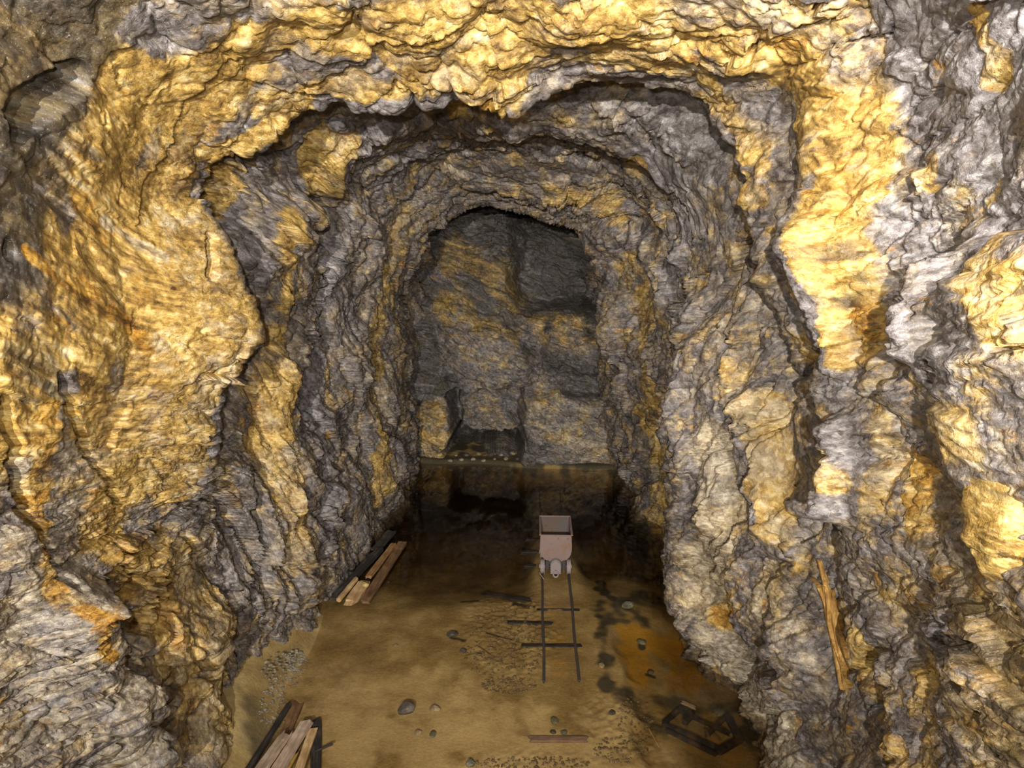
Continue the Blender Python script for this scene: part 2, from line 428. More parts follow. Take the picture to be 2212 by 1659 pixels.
# sculpted bulges and hollows (pixel line, radius in pixels, metres towards the tunnel)
SCULPT = [
 (1640, 900, 1700, 1120, 75, 0.22), (2120, 560, 2130, 720, 80, 0.22), (1950, 800, 2050, 830, 90, 0.12),
 (530, 690, 470, 770, 70, 0.04), (1800, 520, 1850, 760, 60, 0.18), (1890, 900, 1885, 1080, 45, 0.20),
 (610, 640, 600, 1100, 60, 0.12), (1480, 1250, 1560, 1400, 80, 0.15), (100, 1350, 260, 1640, 125, 0.28), (40, 1180, 90, 1300, 80, 0.08),
 (185, 1400, 380, 1659, 36, -0.32), (505, 1000, 560, 1200, 26, -0.40), (440, 1240, 545, 1430, 14, -0.16), (300, 1220, 430, 1500, 13, -0.13),
 (20, 880, 110, 1250, 24, -0.20), (130, 820, 250, 1100, 18, -0.12), (590, 1290, 596, 1400, 12, -0.14), (390, 1150, 470, 1330, 12, -0.12), (230, 1180, 330, 1330, 12, -0.10),
 (440, 520, 436, 600, 16, -0.30), (1745, 600, 1800, 900, 40, -0.15), (1480, 740, 1500, 1000, 45, 0.12), (640, 1150, 680, 1300, 18, 0.12), (120, 150, 20, 260, 60, -0.25), (720, 330, 700, 420, 40, 0.15),
]
pk = Picker(BASE)
def amp_map(P):
    X, Y, Z = P[..., 0], P[..., 1], P[..., 2]
    near = 1 - sstep(6.5, 8.5, Y)
    left = 1 - sstep(-2.9, -1.8, X)
    right = sstep(1.6, 2.6, X)
    a = 0.85 - 0.15 * near
    a = a - near * left * 0.50 * sstep(3.8, 5.2, Z)
    a = a - near * right * 0.15
    return a.astype(np.float32)
H = relief(BASE, amp_map(BASE).ravel()).reshape(NV, NU)
def _apply(Hm, lst):
    for x0, y0, x1, y1, r, hh in lst:
        a, da = pk(x0, y0); b, db = pk(x1, y1)
        rm = r * 0.5 * (da + db) / F
        sel = np.abs(BASE[:, 0, 1] - 0.5 * (a[1] + b[1])) < abs(a[1] - b[1]) / 2 + rm * 2 + 0.2
        d = capsule(BASE[sel], a, b)
        Hm[sel] += hh * (1 - sstep(0.25, 1.0, d / rm))
_apply(H, SCULPT)
# narrow open joints seen as black slots in the roof and walls
SLOTS = [(1249, 14, 1253, 34, 9, -0.5), (1623, 110, 1612, 145, 9, -0.5), (1760, 18, 1745, 45, 8, -0.3), (1812, 35, 1775, 38, 6, -0.2),
 (1800, 118, 1870, 85, 8, -0.2), (1722, 1172, 1722, 1176, 12, -0.4), (22, 540, 26, 548, 24, -0.35), (2190, 735, 2212, 700, 22, -0.4), (2130, 755, 2212, 745, 7, -0.25)]
pk = Picker(BASE + NRM * H[..., None], 2, BASE)             # seen on the broken surface, measured on the smooth one
_apply(H, SLOTS)
SHELL = BASE + NRM * H[..., None]

# ---------------------------------------------------------------- stains and painted shade on the rock: (x0,y0,x1,y1,radius px, ochre, light, rust, dark)
PAINT = [
 # near left wall, golden
 (60, 300, 120, 900, 330, .88, .05, .22, .12), (250, 200, 330, 700, 230, 1.0, .05, .22, .0), (330, 900, 250, 1050, 180, .80, .30, .12, .0),
 (420, 250, 430, 560, 90, 1.0, .35, .08, .0), (440, 560, 500, 700, 110, 1.0, .40, .05, .0), (400, 800, 370, 1040, 120, .92, .40, .08, .0),
 (130, 380, 300, 560, 50, .9, .2, .5, .1), (200, 640, 300, 720, 25, .9, .2, .9, .0), (160, 600, 260, 700, 40, .9, .2, .6, .0),
 (5, 130, 20, 430, 220, .30, -.2, .0, 1.1), (120, 430, 140, 480, 50, .40, .1, .0, .55), (30, 40, 120, 30, 280, .50, -.2, .0, 1.1), (60, 760, 150, 900, 70, .55, .0, .25, .45), (160, 820, 130, 1010, 40, .35, .0, .1, .5), (150, 300, 380, 430, 14, .6, .0, .3, .5), (60, 540, 330, 760, 14, .6, .0, .8, .3), (100, 650, 340, 860, 16, .5, .0, .5, .4), (230, 470, 360, 560, 18, .9, .8, .0, .0),  # wide dark strokes paint the shadow over the top corner and left edge
 # lower left, greyer with rusty streaks
 (60, 1250, 330, 1600, 260, .20, .50, .08, .0), (560, 1250, 560, 1380, 60, .25, .3, .1, .1), (400, 1250, 480, 1520, 150, .62, .55, .18, .0),
 (60, 1050, 30, 1200, 110, .15, .35, .1, .1), (110, 900, 150, 1300, 45, .75, .3, .65, .0), (200, 1330, 250, 1420, 25, .8, .2, .9, .0),
 (230, 1130, 380, 1330, 90, .78, .30, .35, .0), (290, 1200, 330, 1300, 25, .7, .3, .5, .1),
 # near roof
 (300, 60, 380, 90, 70, -.08, .25, .0, .0), (470, 20, 560, 40, 90, .30, .1, .0, .25), (560, 120, 480, 200, 90, .95, .25, .15, .0),
 (620, 230, 760, 180, 90, .98, .45, .1, .0), (760, 60, 1150, 60, 150, .95, .25, .12, .0), (860, 130, 1130, 130, 70, 1.0, .40, .0, .0),
 (1200, 90, 1480, 150, 80, 1.0, .40, .05, .0), (1350, 60, 1560, 100, 110, .92, .25, .12, .0), (1400, 10, 1700, 30, 110, .5, .3, .1, .1),
 (1650, 120, 1850, 300, 130, .80, .15, .25, .05), (1760, 50, 1880, 130, 80, .45, .1, .1, .3), (1530, 220, 1640, 330, 50, .75, .5, .05, .0),
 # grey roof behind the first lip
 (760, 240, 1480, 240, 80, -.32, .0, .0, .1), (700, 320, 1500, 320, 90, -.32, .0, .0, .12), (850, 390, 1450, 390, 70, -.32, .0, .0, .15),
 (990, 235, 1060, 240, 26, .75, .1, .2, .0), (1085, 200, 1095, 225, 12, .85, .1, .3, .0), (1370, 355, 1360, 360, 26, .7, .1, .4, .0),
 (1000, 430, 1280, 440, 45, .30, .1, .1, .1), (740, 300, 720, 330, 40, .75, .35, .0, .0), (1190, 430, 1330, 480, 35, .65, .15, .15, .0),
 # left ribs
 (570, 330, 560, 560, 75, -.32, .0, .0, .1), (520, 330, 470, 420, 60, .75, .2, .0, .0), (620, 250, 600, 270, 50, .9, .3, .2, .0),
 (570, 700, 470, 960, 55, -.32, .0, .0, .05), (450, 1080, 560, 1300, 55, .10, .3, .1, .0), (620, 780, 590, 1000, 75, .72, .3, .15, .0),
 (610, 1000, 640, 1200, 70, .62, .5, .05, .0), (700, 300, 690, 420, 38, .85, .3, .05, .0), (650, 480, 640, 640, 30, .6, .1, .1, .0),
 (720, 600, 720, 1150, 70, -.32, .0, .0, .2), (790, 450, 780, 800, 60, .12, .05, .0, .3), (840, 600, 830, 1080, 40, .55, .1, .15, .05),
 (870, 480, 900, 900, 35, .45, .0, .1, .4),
 # right side, first rib and beyond
 (1600, 420, 1660, 540, 45, .92, .5, .0, .0), (1690, 600, 1740, 780, 38, .80, .45, .0, .0), (1600, 600, 1560, 900, 85, .28, .25, .0, .05),
 (1720, 450, 1780, 800, 60, -.05, .05, .0, .05), (1540, 700, 1500, 800, 40, .30, .5, .15, .0), (1660, 900, 1680, 1130, 55, .92, .65, .1, .0),
 (1780, 850, 1800, 1080, 60, -.05, .05, .0, .1), (1530, 950, 1540, 1150, 65, .30, .95, .0, .0), (1560, 1150, 1520, 1300, 75, .50, .95, .10, .0),
 (1560, 1400, 1680, 1640, 105, .22, 1.0, .05, .0), (1560, 1290, 1550, 1330, 35, .8, .3, .7, .0), (1620, 1300, 1700, 1250, 45, .35, .5, .1, .0),
 (1720, 1350, 1760, 1560, 70, .22, .35, .05, .0), (1790, 430, 1860, 720, 75, .95, -.35, .45, .42), (1580, 150, 1720, 270, 85, .85, .0, .25, .15), (1810, 720, 1830, 760, 45, .9, .4, .1, .0),
 (1890, 900, 1890, 1060, 32, .85, .5, .0, .0), (1860, 300, 1860, 450, 55, .85, .3, .2, .0), (1900, 1050, 1860, 1150, 25, .5, .6, .0, .0),
 # near right wall, pale lavender
 (2000, 60, 2150, 60, 150, -.32, .0, .0, .0), (2120, 300, 2180, 480, 120, -.32, .0, .0, .0), (1990, 200, 2050, 330, 100, -.05, .1, .0, .12),
 (2105, 40, 2115, 75, 30, .95, .4, .1, .0), (2150, 130, 2160, 170, 35, .65, .4, .3, .0), (2010, 345, 1990, 400, 30, .75, .5, .1, .0), (2150, 400, 2140, 430, 22, .8, .5, .1, .0),
 (1960, 480, 2040, 560, 80, .15, .05, .0, .2), (2110, 570, 2130, 700, 70, .95, .45, .25, .0), (2190, 600, 2200, 720, 60, .6, .1, .2, .3),
 (1960, 620, 1990, 740, 70, .12, .1, .0, .2), (1960, 800, 2080, 810, 80, -.08, .2, .0, .0), (2000, 920, 2060, 960, 70, .45, .4, .1, .0),
 (2120, 820, 2180, 900, 80, .25, .25, .2, .0), (1980, 1050, 2060, 1200, 110, .34, -.1, .15, .40), (1980, 1000, 1960, 1120, 40, .6, .1, .6, .0),
 (1900, 1250, 1960, 1300, 60, .45, .1, .35, .1), (1980, 1330, 2010, 1420, 50, .05, .2, .0, .1), (1880, 1480, 1910, 1640, 60, .72, .45, .1, .0),
 (2110, 1370, 2150, 1620, 230, .46, -.2, .22, .72), (1990, 1480, 2000, 1640, 80, .42, .0, .1, .35), (1840, 1400, 1860, 1450, 40, .75, .35, .2, .0),
 # far right
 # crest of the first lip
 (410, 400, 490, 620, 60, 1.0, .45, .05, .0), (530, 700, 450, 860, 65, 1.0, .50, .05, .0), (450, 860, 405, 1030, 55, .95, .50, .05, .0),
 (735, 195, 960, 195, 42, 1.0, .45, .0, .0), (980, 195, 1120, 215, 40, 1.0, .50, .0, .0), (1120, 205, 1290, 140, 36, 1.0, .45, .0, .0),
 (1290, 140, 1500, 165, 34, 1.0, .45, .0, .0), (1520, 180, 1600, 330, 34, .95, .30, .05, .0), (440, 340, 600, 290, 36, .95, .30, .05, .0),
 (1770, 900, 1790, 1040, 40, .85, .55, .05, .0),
 (1390, 640, 1400, 860, 45, .62, .25, .0, .0), (1390, 900, 1420, 1100, 60, .62, .25, .05, .0), (1360, 560, 1340, 620, 35, .5, .1, .1, .1), (1480, 460, 1450, 600, 50, -.05, .05, .0, .15),
]
def paint(V, pick, lst, base, wob):
    n = V.shape[:-1]
    A = [np.full(n, b, np.float32) for b in base]
    for (x0, y0, x1, y1, r, *vals) in lst:
        a, da = pick(x0, y0); b, db = pick(x1, y1)
        rm = r * 0.5 * (da + db) / F
        lo = np.minimum(a, b) - rm * 1.7; hi = np.maximum(a, b) + rm * 1.7
        rows = np.where((V[:, :, 1].max(1) > lo[1]) & (V[:, :, 1].min(1) < hi[1]))[0]
        if len(rows) == 0: continue
        s = slice(rows[0], rows[-1] + 1)
        d = capsule(V[s], a, b) / rm + wob[s] * 0.45
        wgt = 1 - sstep(0.55, 1.15, d)
        for k, v in enumerate(vals): A[k][s] += (v - A[k][s]) * wgt
    return A
WOB = (perlin(BASE * 1.1 + 50) + 0.6 * perlin(BASE * 2.9 + 70)).reshape(NV, NU)
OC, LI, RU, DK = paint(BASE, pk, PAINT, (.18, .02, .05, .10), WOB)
SMOOTH = paint(BASE, pk, [(60, 350, 120, 800, 260, 1.0), (200, 250, 330, 620, 130, 1.0), (250, 700, 280, 880, 110, .9), (1680, 150, 1800, 300, 90, .7)], (0.0,), WOB)[0]
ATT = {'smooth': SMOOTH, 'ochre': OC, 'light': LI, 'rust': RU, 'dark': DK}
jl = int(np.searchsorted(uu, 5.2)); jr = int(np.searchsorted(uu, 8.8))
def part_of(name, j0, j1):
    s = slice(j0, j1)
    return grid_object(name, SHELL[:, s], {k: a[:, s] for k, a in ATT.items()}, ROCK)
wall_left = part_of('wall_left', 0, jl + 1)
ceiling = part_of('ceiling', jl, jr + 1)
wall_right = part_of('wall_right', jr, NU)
tag_labels = []
pks = Picker(SHELL, 3)

# ---------------------------------------------------------------- end wall
nx, nz = int(460 * QUAL), int(460 * QUAL)
gx = np.linspace(-3.7, 3.6, nx); gz = np.linspace(-1.0, 8.6, nz)
EX, EZ = np.meshgrid(gx, gz)
EY = 19.45 + 0.26 * np.clip(EZ - 0.5, 0, 9) + 0.05 * np.clip(EZ - 4, 0, 9) ** 2 - 0.10 * EX
EW = np.stack([EX, EY, EZ], -1)
eh = relief(EW, 0.8).reshape(nz, nx)
def bw(px0, py0, px1, py1, s=0.15):
    """soft box on the end wall given by two pixels"""
    a = CAM + ray(px0, py0) * (19.6 / ray(px0, py0)[1]); b = CAM + ray(px1, py1) * (19.6 / ray(px1, py1)[1])
    wob = (0.22 * perlin(EW * 1.3 + 12) + 0.10 * perlin(EW * 4.0 + 2)).reshape(nz, nx)
    return (sstep(a[0] - s, a[0] + s, EX + wob) * (1 - sstep(b[0] - s, b[0] + s, EX + wob)) *
            sstep(b[2] - s, b[2] + s, EZ + wob) * (1 - sstep(a[2] - s, a[2] + s, EZ + wob)))
eh -= 0.9 * bw(975, 850, 1125, 968, 0.10)
eh += 0.45 * bw(1128, 850, 1360, 1030, 0.14) + 0.30 * bw(850, 880, 972, 1030, 0.12)
eh += 0.30 * bw(1170, 720, 1300, 800, 0.16)
eh -= 1.0 * bw(1120, 470, 1340, 680, 0.35)
eh -= 1.6 * bw(985, 938, 1122, 972, 0.05) + 0.5 * bw(968, 850, 992, 972, 0.05)
eh += 0.25 * bw(960, 720, 1150, 830, 0.2)
END = EW + np.array([0, -1.0, 0.0]) * eh[..., None]
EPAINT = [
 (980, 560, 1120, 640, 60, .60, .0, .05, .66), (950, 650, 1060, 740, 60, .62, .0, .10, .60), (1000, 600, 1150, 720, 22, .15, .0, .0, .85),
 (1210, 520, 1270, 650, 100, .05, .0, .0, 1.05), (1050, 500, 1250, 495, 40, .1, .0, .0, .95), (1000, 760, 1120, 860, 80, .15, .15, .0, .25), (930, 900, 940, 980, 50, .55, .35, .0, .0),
 (1200, 900, 1290, 960, 80, .25, .45, .0, .05), (1160, 690, 1280, 720, 50, .40, .1, .05, .2), (1040, 880, 1080, 930, 50, .25, .1, .0, .3), (915, 520, 915, 800, 38, .1, .0, .0, 1.0), (1160, 560, 1180, 700, 14, .1, .0, .0, .9), (1200, 815, 1250, 815, 14, .1, .0, .0, .9)]  # dark strokes paint in the shade down the left edge and under the ledge
pe = Picker(END, 2)
def paint2(V, pick, lst, base, wob, wamp=0.45, soft=0.5):
    A = [np.full(V.shape[:-1], b, np.float32) for b in base]
    for (x0, y0, x1, y1, r, *vals) in lst:
        a, da = pick(x0, y0); b, db = pick(x1, y1)
        rm = r * 0.5 * (da + db) / F
        d = capsule(V, a, b) / rm + wob * wamp
        wgt = 1 - sstep(soft, 1.15, d)
        for k, v in enumerate(vals): A[k] += (v - A[k]) * wgt
    return A
ewob = (perlin(EW * 1.1 + 50) + 0.6 * perlin(EW * 2.9 + 70)).reshape(nz, nx)
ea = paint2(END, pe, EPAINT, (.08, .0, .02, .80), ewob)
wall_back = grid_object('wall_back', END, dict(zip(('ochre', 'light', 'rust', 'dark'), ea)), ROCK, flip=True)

# ---------------------------------------------------------------- rear closing wall behind the camera
RX, RZ = np.meshgrid(np.linspace(-4.4, 4.2, 60), np.linspace(-1, 10.2, 60))
rw = np.stack([RX, np.full_like(RX, -11.4), RZ], -1)
rw[..., 1] += relief(rw).reshape(60, 60)
z60 = np.zeros((60, 60))
grid_object('wall_front', rw, {'ochre': z60 + .4, 'light': z60 + .2, 'rust': z60, 'dark': z60 + .1}, ROCK)

# ---------------------------------------------------------------- floor and water
fx = np.linspace(-4.6, 4.4, int(420 * QUAL))
fy = np.concatenate([np.linspace(-12, 6.5, 40)[:-1], np.linspace(6.5, 20.5, int(560 * QUAL))])
FX, FY = np.meshgrid(fx, fy)
FP = np.stack([FX, FY, np.zeros_like(FX)], -1)
sh = FX.shape
n1 = perlin(FP * np.array([.8, .8, 1]) + 3.3).reshape(sh); n2 = perlin(FP * 3.1 + 8).reshape(sh); n3 = perlin(FP * 11 + 2).reshape(sh); n4 = perlin(FP * 30 + 6).reshape(sh)
trk = np.abs(FX - (0.755 + 0.0305 * (FY - 9.42)))                    # the track runs on a low causeway
cw = 1 - sstep(0.32, 0.70, trk + 0.12 * n1)
deep = 0.42 * sstep(11.2, 14.2, FY + 0.5 * n1) + 0.25 * sstep(14.0, 17.5, FY)
FZ = -0.045 - deep * (1 - cw) - 0.32 * sstep(13.4, 16.6, FY) * cw + 0.02 * n1 + 0.010 * n2
FZ -= 0.10 * sstep(0.25, 0.5, FX - 1.45 - 0.18 * n1 - 0.1 * n2) * (1 - sstep(10.3, 11.3, FY)) + 0.18 * sstep(2.1, 3.0, FX + 0.3 * n1)
FZ = FZ + np.clip(0.10 - FZ, 0, 2) * sstep(18.25, 18.85, FY + 0.2 * n1 + 0.10 * (FX + 0.3))
# banks of silt along the walls
dl = FX + 3.55; dl = dl + 0.12 * np.clip(FY - 10.5, 0, 4) * -1
FZ += 0.50 * (1 - sstep(0.0, 0.75, FX + 3.95 + 0.2 * n1)) * (1 - sstep(10.6, 12.0, FY))
FZ += 0.10 * (1 - sstep(0.1, 1.0, FX + 3.2)) * sstep(11, 12.5, FY) * 0.6
rough_patch = (1 - sstep(0.5, 1.2, np.hypot((FX - 0.0) / 0.9, (FY - 10.8) / 1.5) + 0.3 * n1))
rough_patch = np.maximum(rough_patch, 0.8 * (1 - sstep(0.5, 1.1, np.hypot((FX - 1.6) / 0.7, (FY - 8.6) / 1.0) + 0.3 * n2)))
rough_patch = np.maximum(rough_patch, 0.7 * (1 - sstep(0.4, 1.1, np.hypot((FX - 0.3) / 1.2, (FY - 7.8) / 0.35) + 0.3 * n2)))
FZ += 0.022 * n3 * (0.15 + rough_patch) + 0.012 * np.abs(n4) * rough_patch
FP[..., 2] = FZ
pf = Picker(FP, 2)
FPAINT = [  # orange, dark, pale
 (1400, 1380, 1460, 1420, 95, .95, .0, .1), (1340, 1330, 1380, 1460, 40, .8, .1, .1), (1480, 1450, 1500, 1480, 40, .8, .15, .1),
 (1430, 1290, 1330, 1300, 60, .15, .75, .0), (1300, 1250, 1310, 1480, 22, .1, .85, .0), (1400, 1340, 1290, 1260, 22, .1, .8, .0), (1430, 1510, 1600, 1520, 45, .2, .65, .1),
 (1620, 1560, 1660, 1640, 60, .1, .8, .1), (1500, 1600, 1580, 1640, 70, .55, .25, .1), (1360, 1490, 1420, 1560, 40, .15, .7, .1),
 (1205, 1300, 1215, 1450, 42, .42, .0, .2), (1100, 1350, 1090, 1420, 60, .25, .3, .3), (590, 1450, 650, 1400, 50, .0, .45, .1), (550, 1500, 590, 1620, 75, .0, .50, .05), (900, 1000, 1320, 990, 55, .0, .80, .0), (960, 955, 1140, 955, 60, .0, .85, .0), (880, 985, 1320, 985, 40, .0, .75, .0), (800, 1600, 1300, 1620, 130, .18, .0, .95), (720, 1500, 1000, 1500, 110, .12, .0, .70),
 (820, 1210, 860, 1190, 40, .55, .2, .0), (1110, 1294, 1150, 1300, 10, .0, 1.0, .0), (1000, 1290, 1030, 1288, 8, .0, .9, .0), (975, 1370, 1000, 1374, 9, .0, .9, .0), (1010, 1405, 1040, 1400, 7, .0, .8, .0),
 (1385, 1388, 1390, 1389, 11, .1, .8, .1), (1400, 1450, 1412, 1452, 8, .1, .8, .1),
]
fw = (perlin(FP * np.array([2.2, 2.2, 0]) + 50) + 0.6 * perlin(FP * np.array([5.9, 5.9, 0]) + 70)).reshape(sh)
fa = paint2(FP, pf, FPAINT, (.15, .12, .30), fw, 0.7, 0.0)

k = N('silt_bed'); P = k.pos()
nb = k.noise(P, 1.6, 8, 0.62); nf = k.noise(P, 22.0, 6, 0.7); ns = k.noise(P, 70.0, 3, 0.7)
v = k.math('ADD', k.math('MULTIPLY', nb, 0.6), k.math('MULTIPLY', nf, 0.4))
mud = k.ramp(v, [(0.32, (0.20, 0.125, 0.042)), (0.50, (0.35, 0.235, 0.085)), (0.66, (0.47, 0.34, 0.14))])
org = k.ramp(v, [(0.30, (0.30, 0.145, 0.016)), (0.55, (0.50, 0.265, 0.030)), (0.70, (0.62, 0.37, 0.07))])
blk = k.ramp(v, [(0.35, (0.018, 0.016, 0.010)), (0.65, (0.075, 0.062, 0.036))])
pal = k.ramp(v, [(0.35, (0.40, 0.275, 0.115)), (0.65, (0.68, 0.50, 0.235))])
nz_ = k.math('MULTIPLY', k.math('SUBTRACT', nb, 0.5), 1.0)
c = k.mix(k.mapr(k.math('ADD', k.attr('pale'), nz_), 0.2, 0.7), mud, pal)
c = k.mix(k.mapr(k.math('ADD', k.attr('orange'), nz_), 0.25, 0.75), c, org)
c = k.mix(k.mapr(k.math('ADD', k.attr('dark'), nz_), 0.2, 0.8, 0.0, 0.95), c, blk)
c = k.mix(k.mapr(ns, 0.60, 0.78, 0.0, 0.5), c, (0.05, 0.03, 0.012))
SILT = k.out(c, 0.75, k.bump(nf, 0.6, 0.02), spec=0.3)
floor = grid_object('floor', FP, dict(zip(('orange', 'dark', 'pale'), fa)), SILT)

k = N('still_mine_water')
P = k.pos()
ge = k.n('ShaderNodeNewGeometry')
cs_ = k.math('ABSOLUTE', k.vmath('DOT_PRODUCT', ge.outputs['Normal'], ge.outputs['Incoming']))
fr_ = k.math('MULTIPLY_ADD', k.math('POWER', k.math('SUBTRACT', 1.0, cs_), 5.0), 0.98, 0.02)      # Schlick, the same from both sides
tr = k.n('ShaderNodeBsdfTransparent'); tr.inputs[0].default_value = (0.90, 0.87, 0.81, 1)
gl = k.n('ShaderNodeBsdfGlossy'); gl.inputs['Roughness'].default_value = 0.03; gl.inputs[0].default_value = (1, 1, 1, 1)
bp = k.bump(k.noise(P, 5.0, 3, 0.5), 0.03, 0.02); k.l(bp, gl.inputs['Normal'])
mx = k.n('ShaderNodeMixShader'); k.l(fr_, mx.inputs[0]); k.l(tr.outputs[0], mx.inputs[1]); k.l(gl.outputs[0], mx.inputs[2])
o = k.n('ShaderNodeOutputMaterial'); k.l(mx.outputs[0], o.inputs[0])
va = k.n('ShaderNodeVolumeAbsorption'); va.inputs['Color'].default_value = (0.54, 0.48, 0.38, 1); va.inputs['Density'].default_value = 2.2
k.l(va.outputs[0], o.inputs['Volume'])
WATER = k.m
bm = bmesh.new()
bmesh.ops.create_cube(bm, size=1.0, matrix=Matrix.Translation((-0.1, 4.25, -0.6)) @ Matrix.Diagonal((9.0, 32.5, 1.2, 1)))
wtr = mesh_obj('water', bm, WATER); wtr['kind'] = 'structure'
wtr['label'] = 'still brown shallow water flooding the tunnel floor'

# ---------------------------------------------------------------- object materials
def wood(name, dark, mid, pale, axis=0, rough=0.75):
    k = N(name); P = k.obj()
    S = k.vmath('MULTIPLY', P, tuple(1.2 if i == axis else 14.0 for i in range(3)))
    n = k.noise(S, 2.2, 8, 0.68, 0.3); b = k.noise(P, 5.0, 5, 0.6); sp = k.noise(P, 60.0, 3, 0.7)
    v = k.math('ADD', k.math('MULTIPLY', n, 0.6), k.math('MULTIPLY', b, 0.4))
    c = k.ramp(v, [(0.33, dark), (0.50, mid), (0.64, pale)])
    c = k.mix(k.mapr(sp, 0.6, 0.78, 0, 0.5), c, (0.03, 0.02, 0.012))
    return k.out(c, rough, k.bump(n, 0.6, 0.01), spec=0.3)
W_PALE = wood('bleached_timber', (0.20, 0.13, 0.085), (0.46, 0.33, 0.23), (0.66, 0.53, 0.41))
W_TAN = wood('yellowed_timber', (0.20, 0.10, 0.035), (0.46, 0.29, 0.13), (0.66, 0.47, 0.25))
W_BROWN = wood('sodden_brown_timber', (0.060, 0.030, 0.014), (0.155, 0.082, 0.036), (0.27, 0.15, 0.065))
W_DARK = wood('black_waterlogged_timber', (0.012, 0.010, 0.009), (0.035, 0.028, 0.024), (0.085, 0.068, 0.055))
W_ORANGE = wood('orange_splintered_timber', (0.16, 0.075, 0.03), (0.52, 0.29, 0.06), (0.78, 0.52, 0.17))
def rusty(name, base, rust, dark, rough=0.7, amt=0.5):
    k = N(name); P = k.obj()
    n = k.noise(P, 4.0, 8, 0.65); n2 = k.noise(P, 30.0, 6, 0.7); n3 = k.noise(P, 11.0, 6, 0.7)
    c = k.mix(k.mapr(n, 1 - amt - 0.12, 1 - amt + 0.12), base, rust)
    c = k.mix(k.mapr(n3, 0.56, 0.72, 0, 0.75), c, dark)
    c = k.mix(k.mapr(n2, 0.60, 0.75, 0, 0.5), c, dark)
    return k.out(c, rough, k.bump(n2, 0.4, 0.006), spec=0.4)
CART = rusty('weathered_tub_steel', (0.20, 0.138, 0.120), (0.21, 0.11, 0.048), (0.085, 0.052, 0.040), amt=0.40)
CARTIN = rusty('shaded_inner_steel', (0.095, 0.080, 0.075), (0.12, 0.075, 0.05), (0.022, 0.019, 0.019))  # shade inside the tub, put into a darker steel colour
CASTP = rusty('pale_cast_iron', (0.225, 0.180, 0.170), (0.17, 0.10, 0.06), (0.05, 0.035, 0.03), amt=0.35)
RAILM = rusty('dark_rail_steel', (0.045, 0.038, 0.036), (0.085, 0.046, 0.024), (0.018, 0.015, 0.014), amt=0.4)
SCRAP = rusty('black_rusted_scrap', (0.030, 0.025, 0.024), (0.10, 0.052, 0.020), (0.012, 0.010, 0.010), amt=0.40)
def stone_mat(name, a, b, c_):
    k = N(name); P = k.obj()
    v = k.math('ADD', k.math('MULTIPLY', k.noise(P, 7.0, 7, 0.65), 0.6), k.math('MULTIPLY', k.noise(P, 40.0, 5, 0.7), 0.4))
    return k.out(k.ramp(v, [(0.33, a), (0.5, b), (0.66, c_)]), 0.6, k.bump(v, 0.6, 0.02), spec=0.4)
ST_DARK = stone_mat('dark_slate_stone', (0.03, 0.025, 0.02), (0.085, 0.07, 0.055), (0.19, 0.155, 0.12))
ST_TAN = stone_mat('tan_stone', (0.12, 0.085, 0.05), (0.30, 0.225, 0.135), (0.52, 0.42, 0.28))
ST_GREY = stone_mat('grey_schist_stone', (0.08, 0.065, 0.045), (0.23, 0.19, 0.135), (0.44, 0.38, 0.29))
ST_GREEN = stone_mat('olive_stone', (0.05, 0.05, 0.03), (0.14, 0.135, 0.085), (0.28, 0.27, 0.18))
ST_MUD = stone_mat('muddy_gravel_stone', (0.07, 0.048, 0.022), (0.18, 0.13, 0.065), (0.34, 0.26, 0.15))
ST_OCH = stone_mat('ochre_stone', (0.16, 0.09, 0.02), (0.42, 0.29, 0.09), (0.66, 0.51, 0.24))

# ---------------------------------------------------------------- shape helpers
def bx(bm, x0, x1, y0, y1, z0, z1, bev=0.0):
    r = bmesh.ops.create_cube(bm, size=1.0)
    bmesh.ops.scale(bm, vec=(x1 - x0, y1 - y0, z1 - z0), verts=r['verts'])
    bmesh.ops.translate(bm, vec=((x0 + x1) / 2, (y0 + y1) / 2, (z0 + z1) / 2), verts=r['verts'])
    if bev:
        es = list({e for v in r['verts'] for e in v.link_edges})
        bmesh.ops.bevel(bm, geom=es, offset=bev, segments=2, affect='EDGES')
def cyl(bm, c, axis, r, length, seg=20, bev=0.0, r2=None):
    q = Vector((0, 0, 1)).rotation_difference(Vector(axis)).to_matrix().to_4x4()
    m = Matrix.Translation(c) @ q
    res = bmesh.ops.create_cone(bm, cap_ends=True, segments=seg, radius1=r, radius2=r if r2 is None else r2, depth=length, matrix=m)
    if bev:
        es = [e for e in {e for v in res['verts'] for e in v.link_edges} if abs(e.calc_face_angle(0)) > 0.9]
        bmesh.ops.bevel(bm, geom=es, offset=bev, segments=2, affect='EDGES')
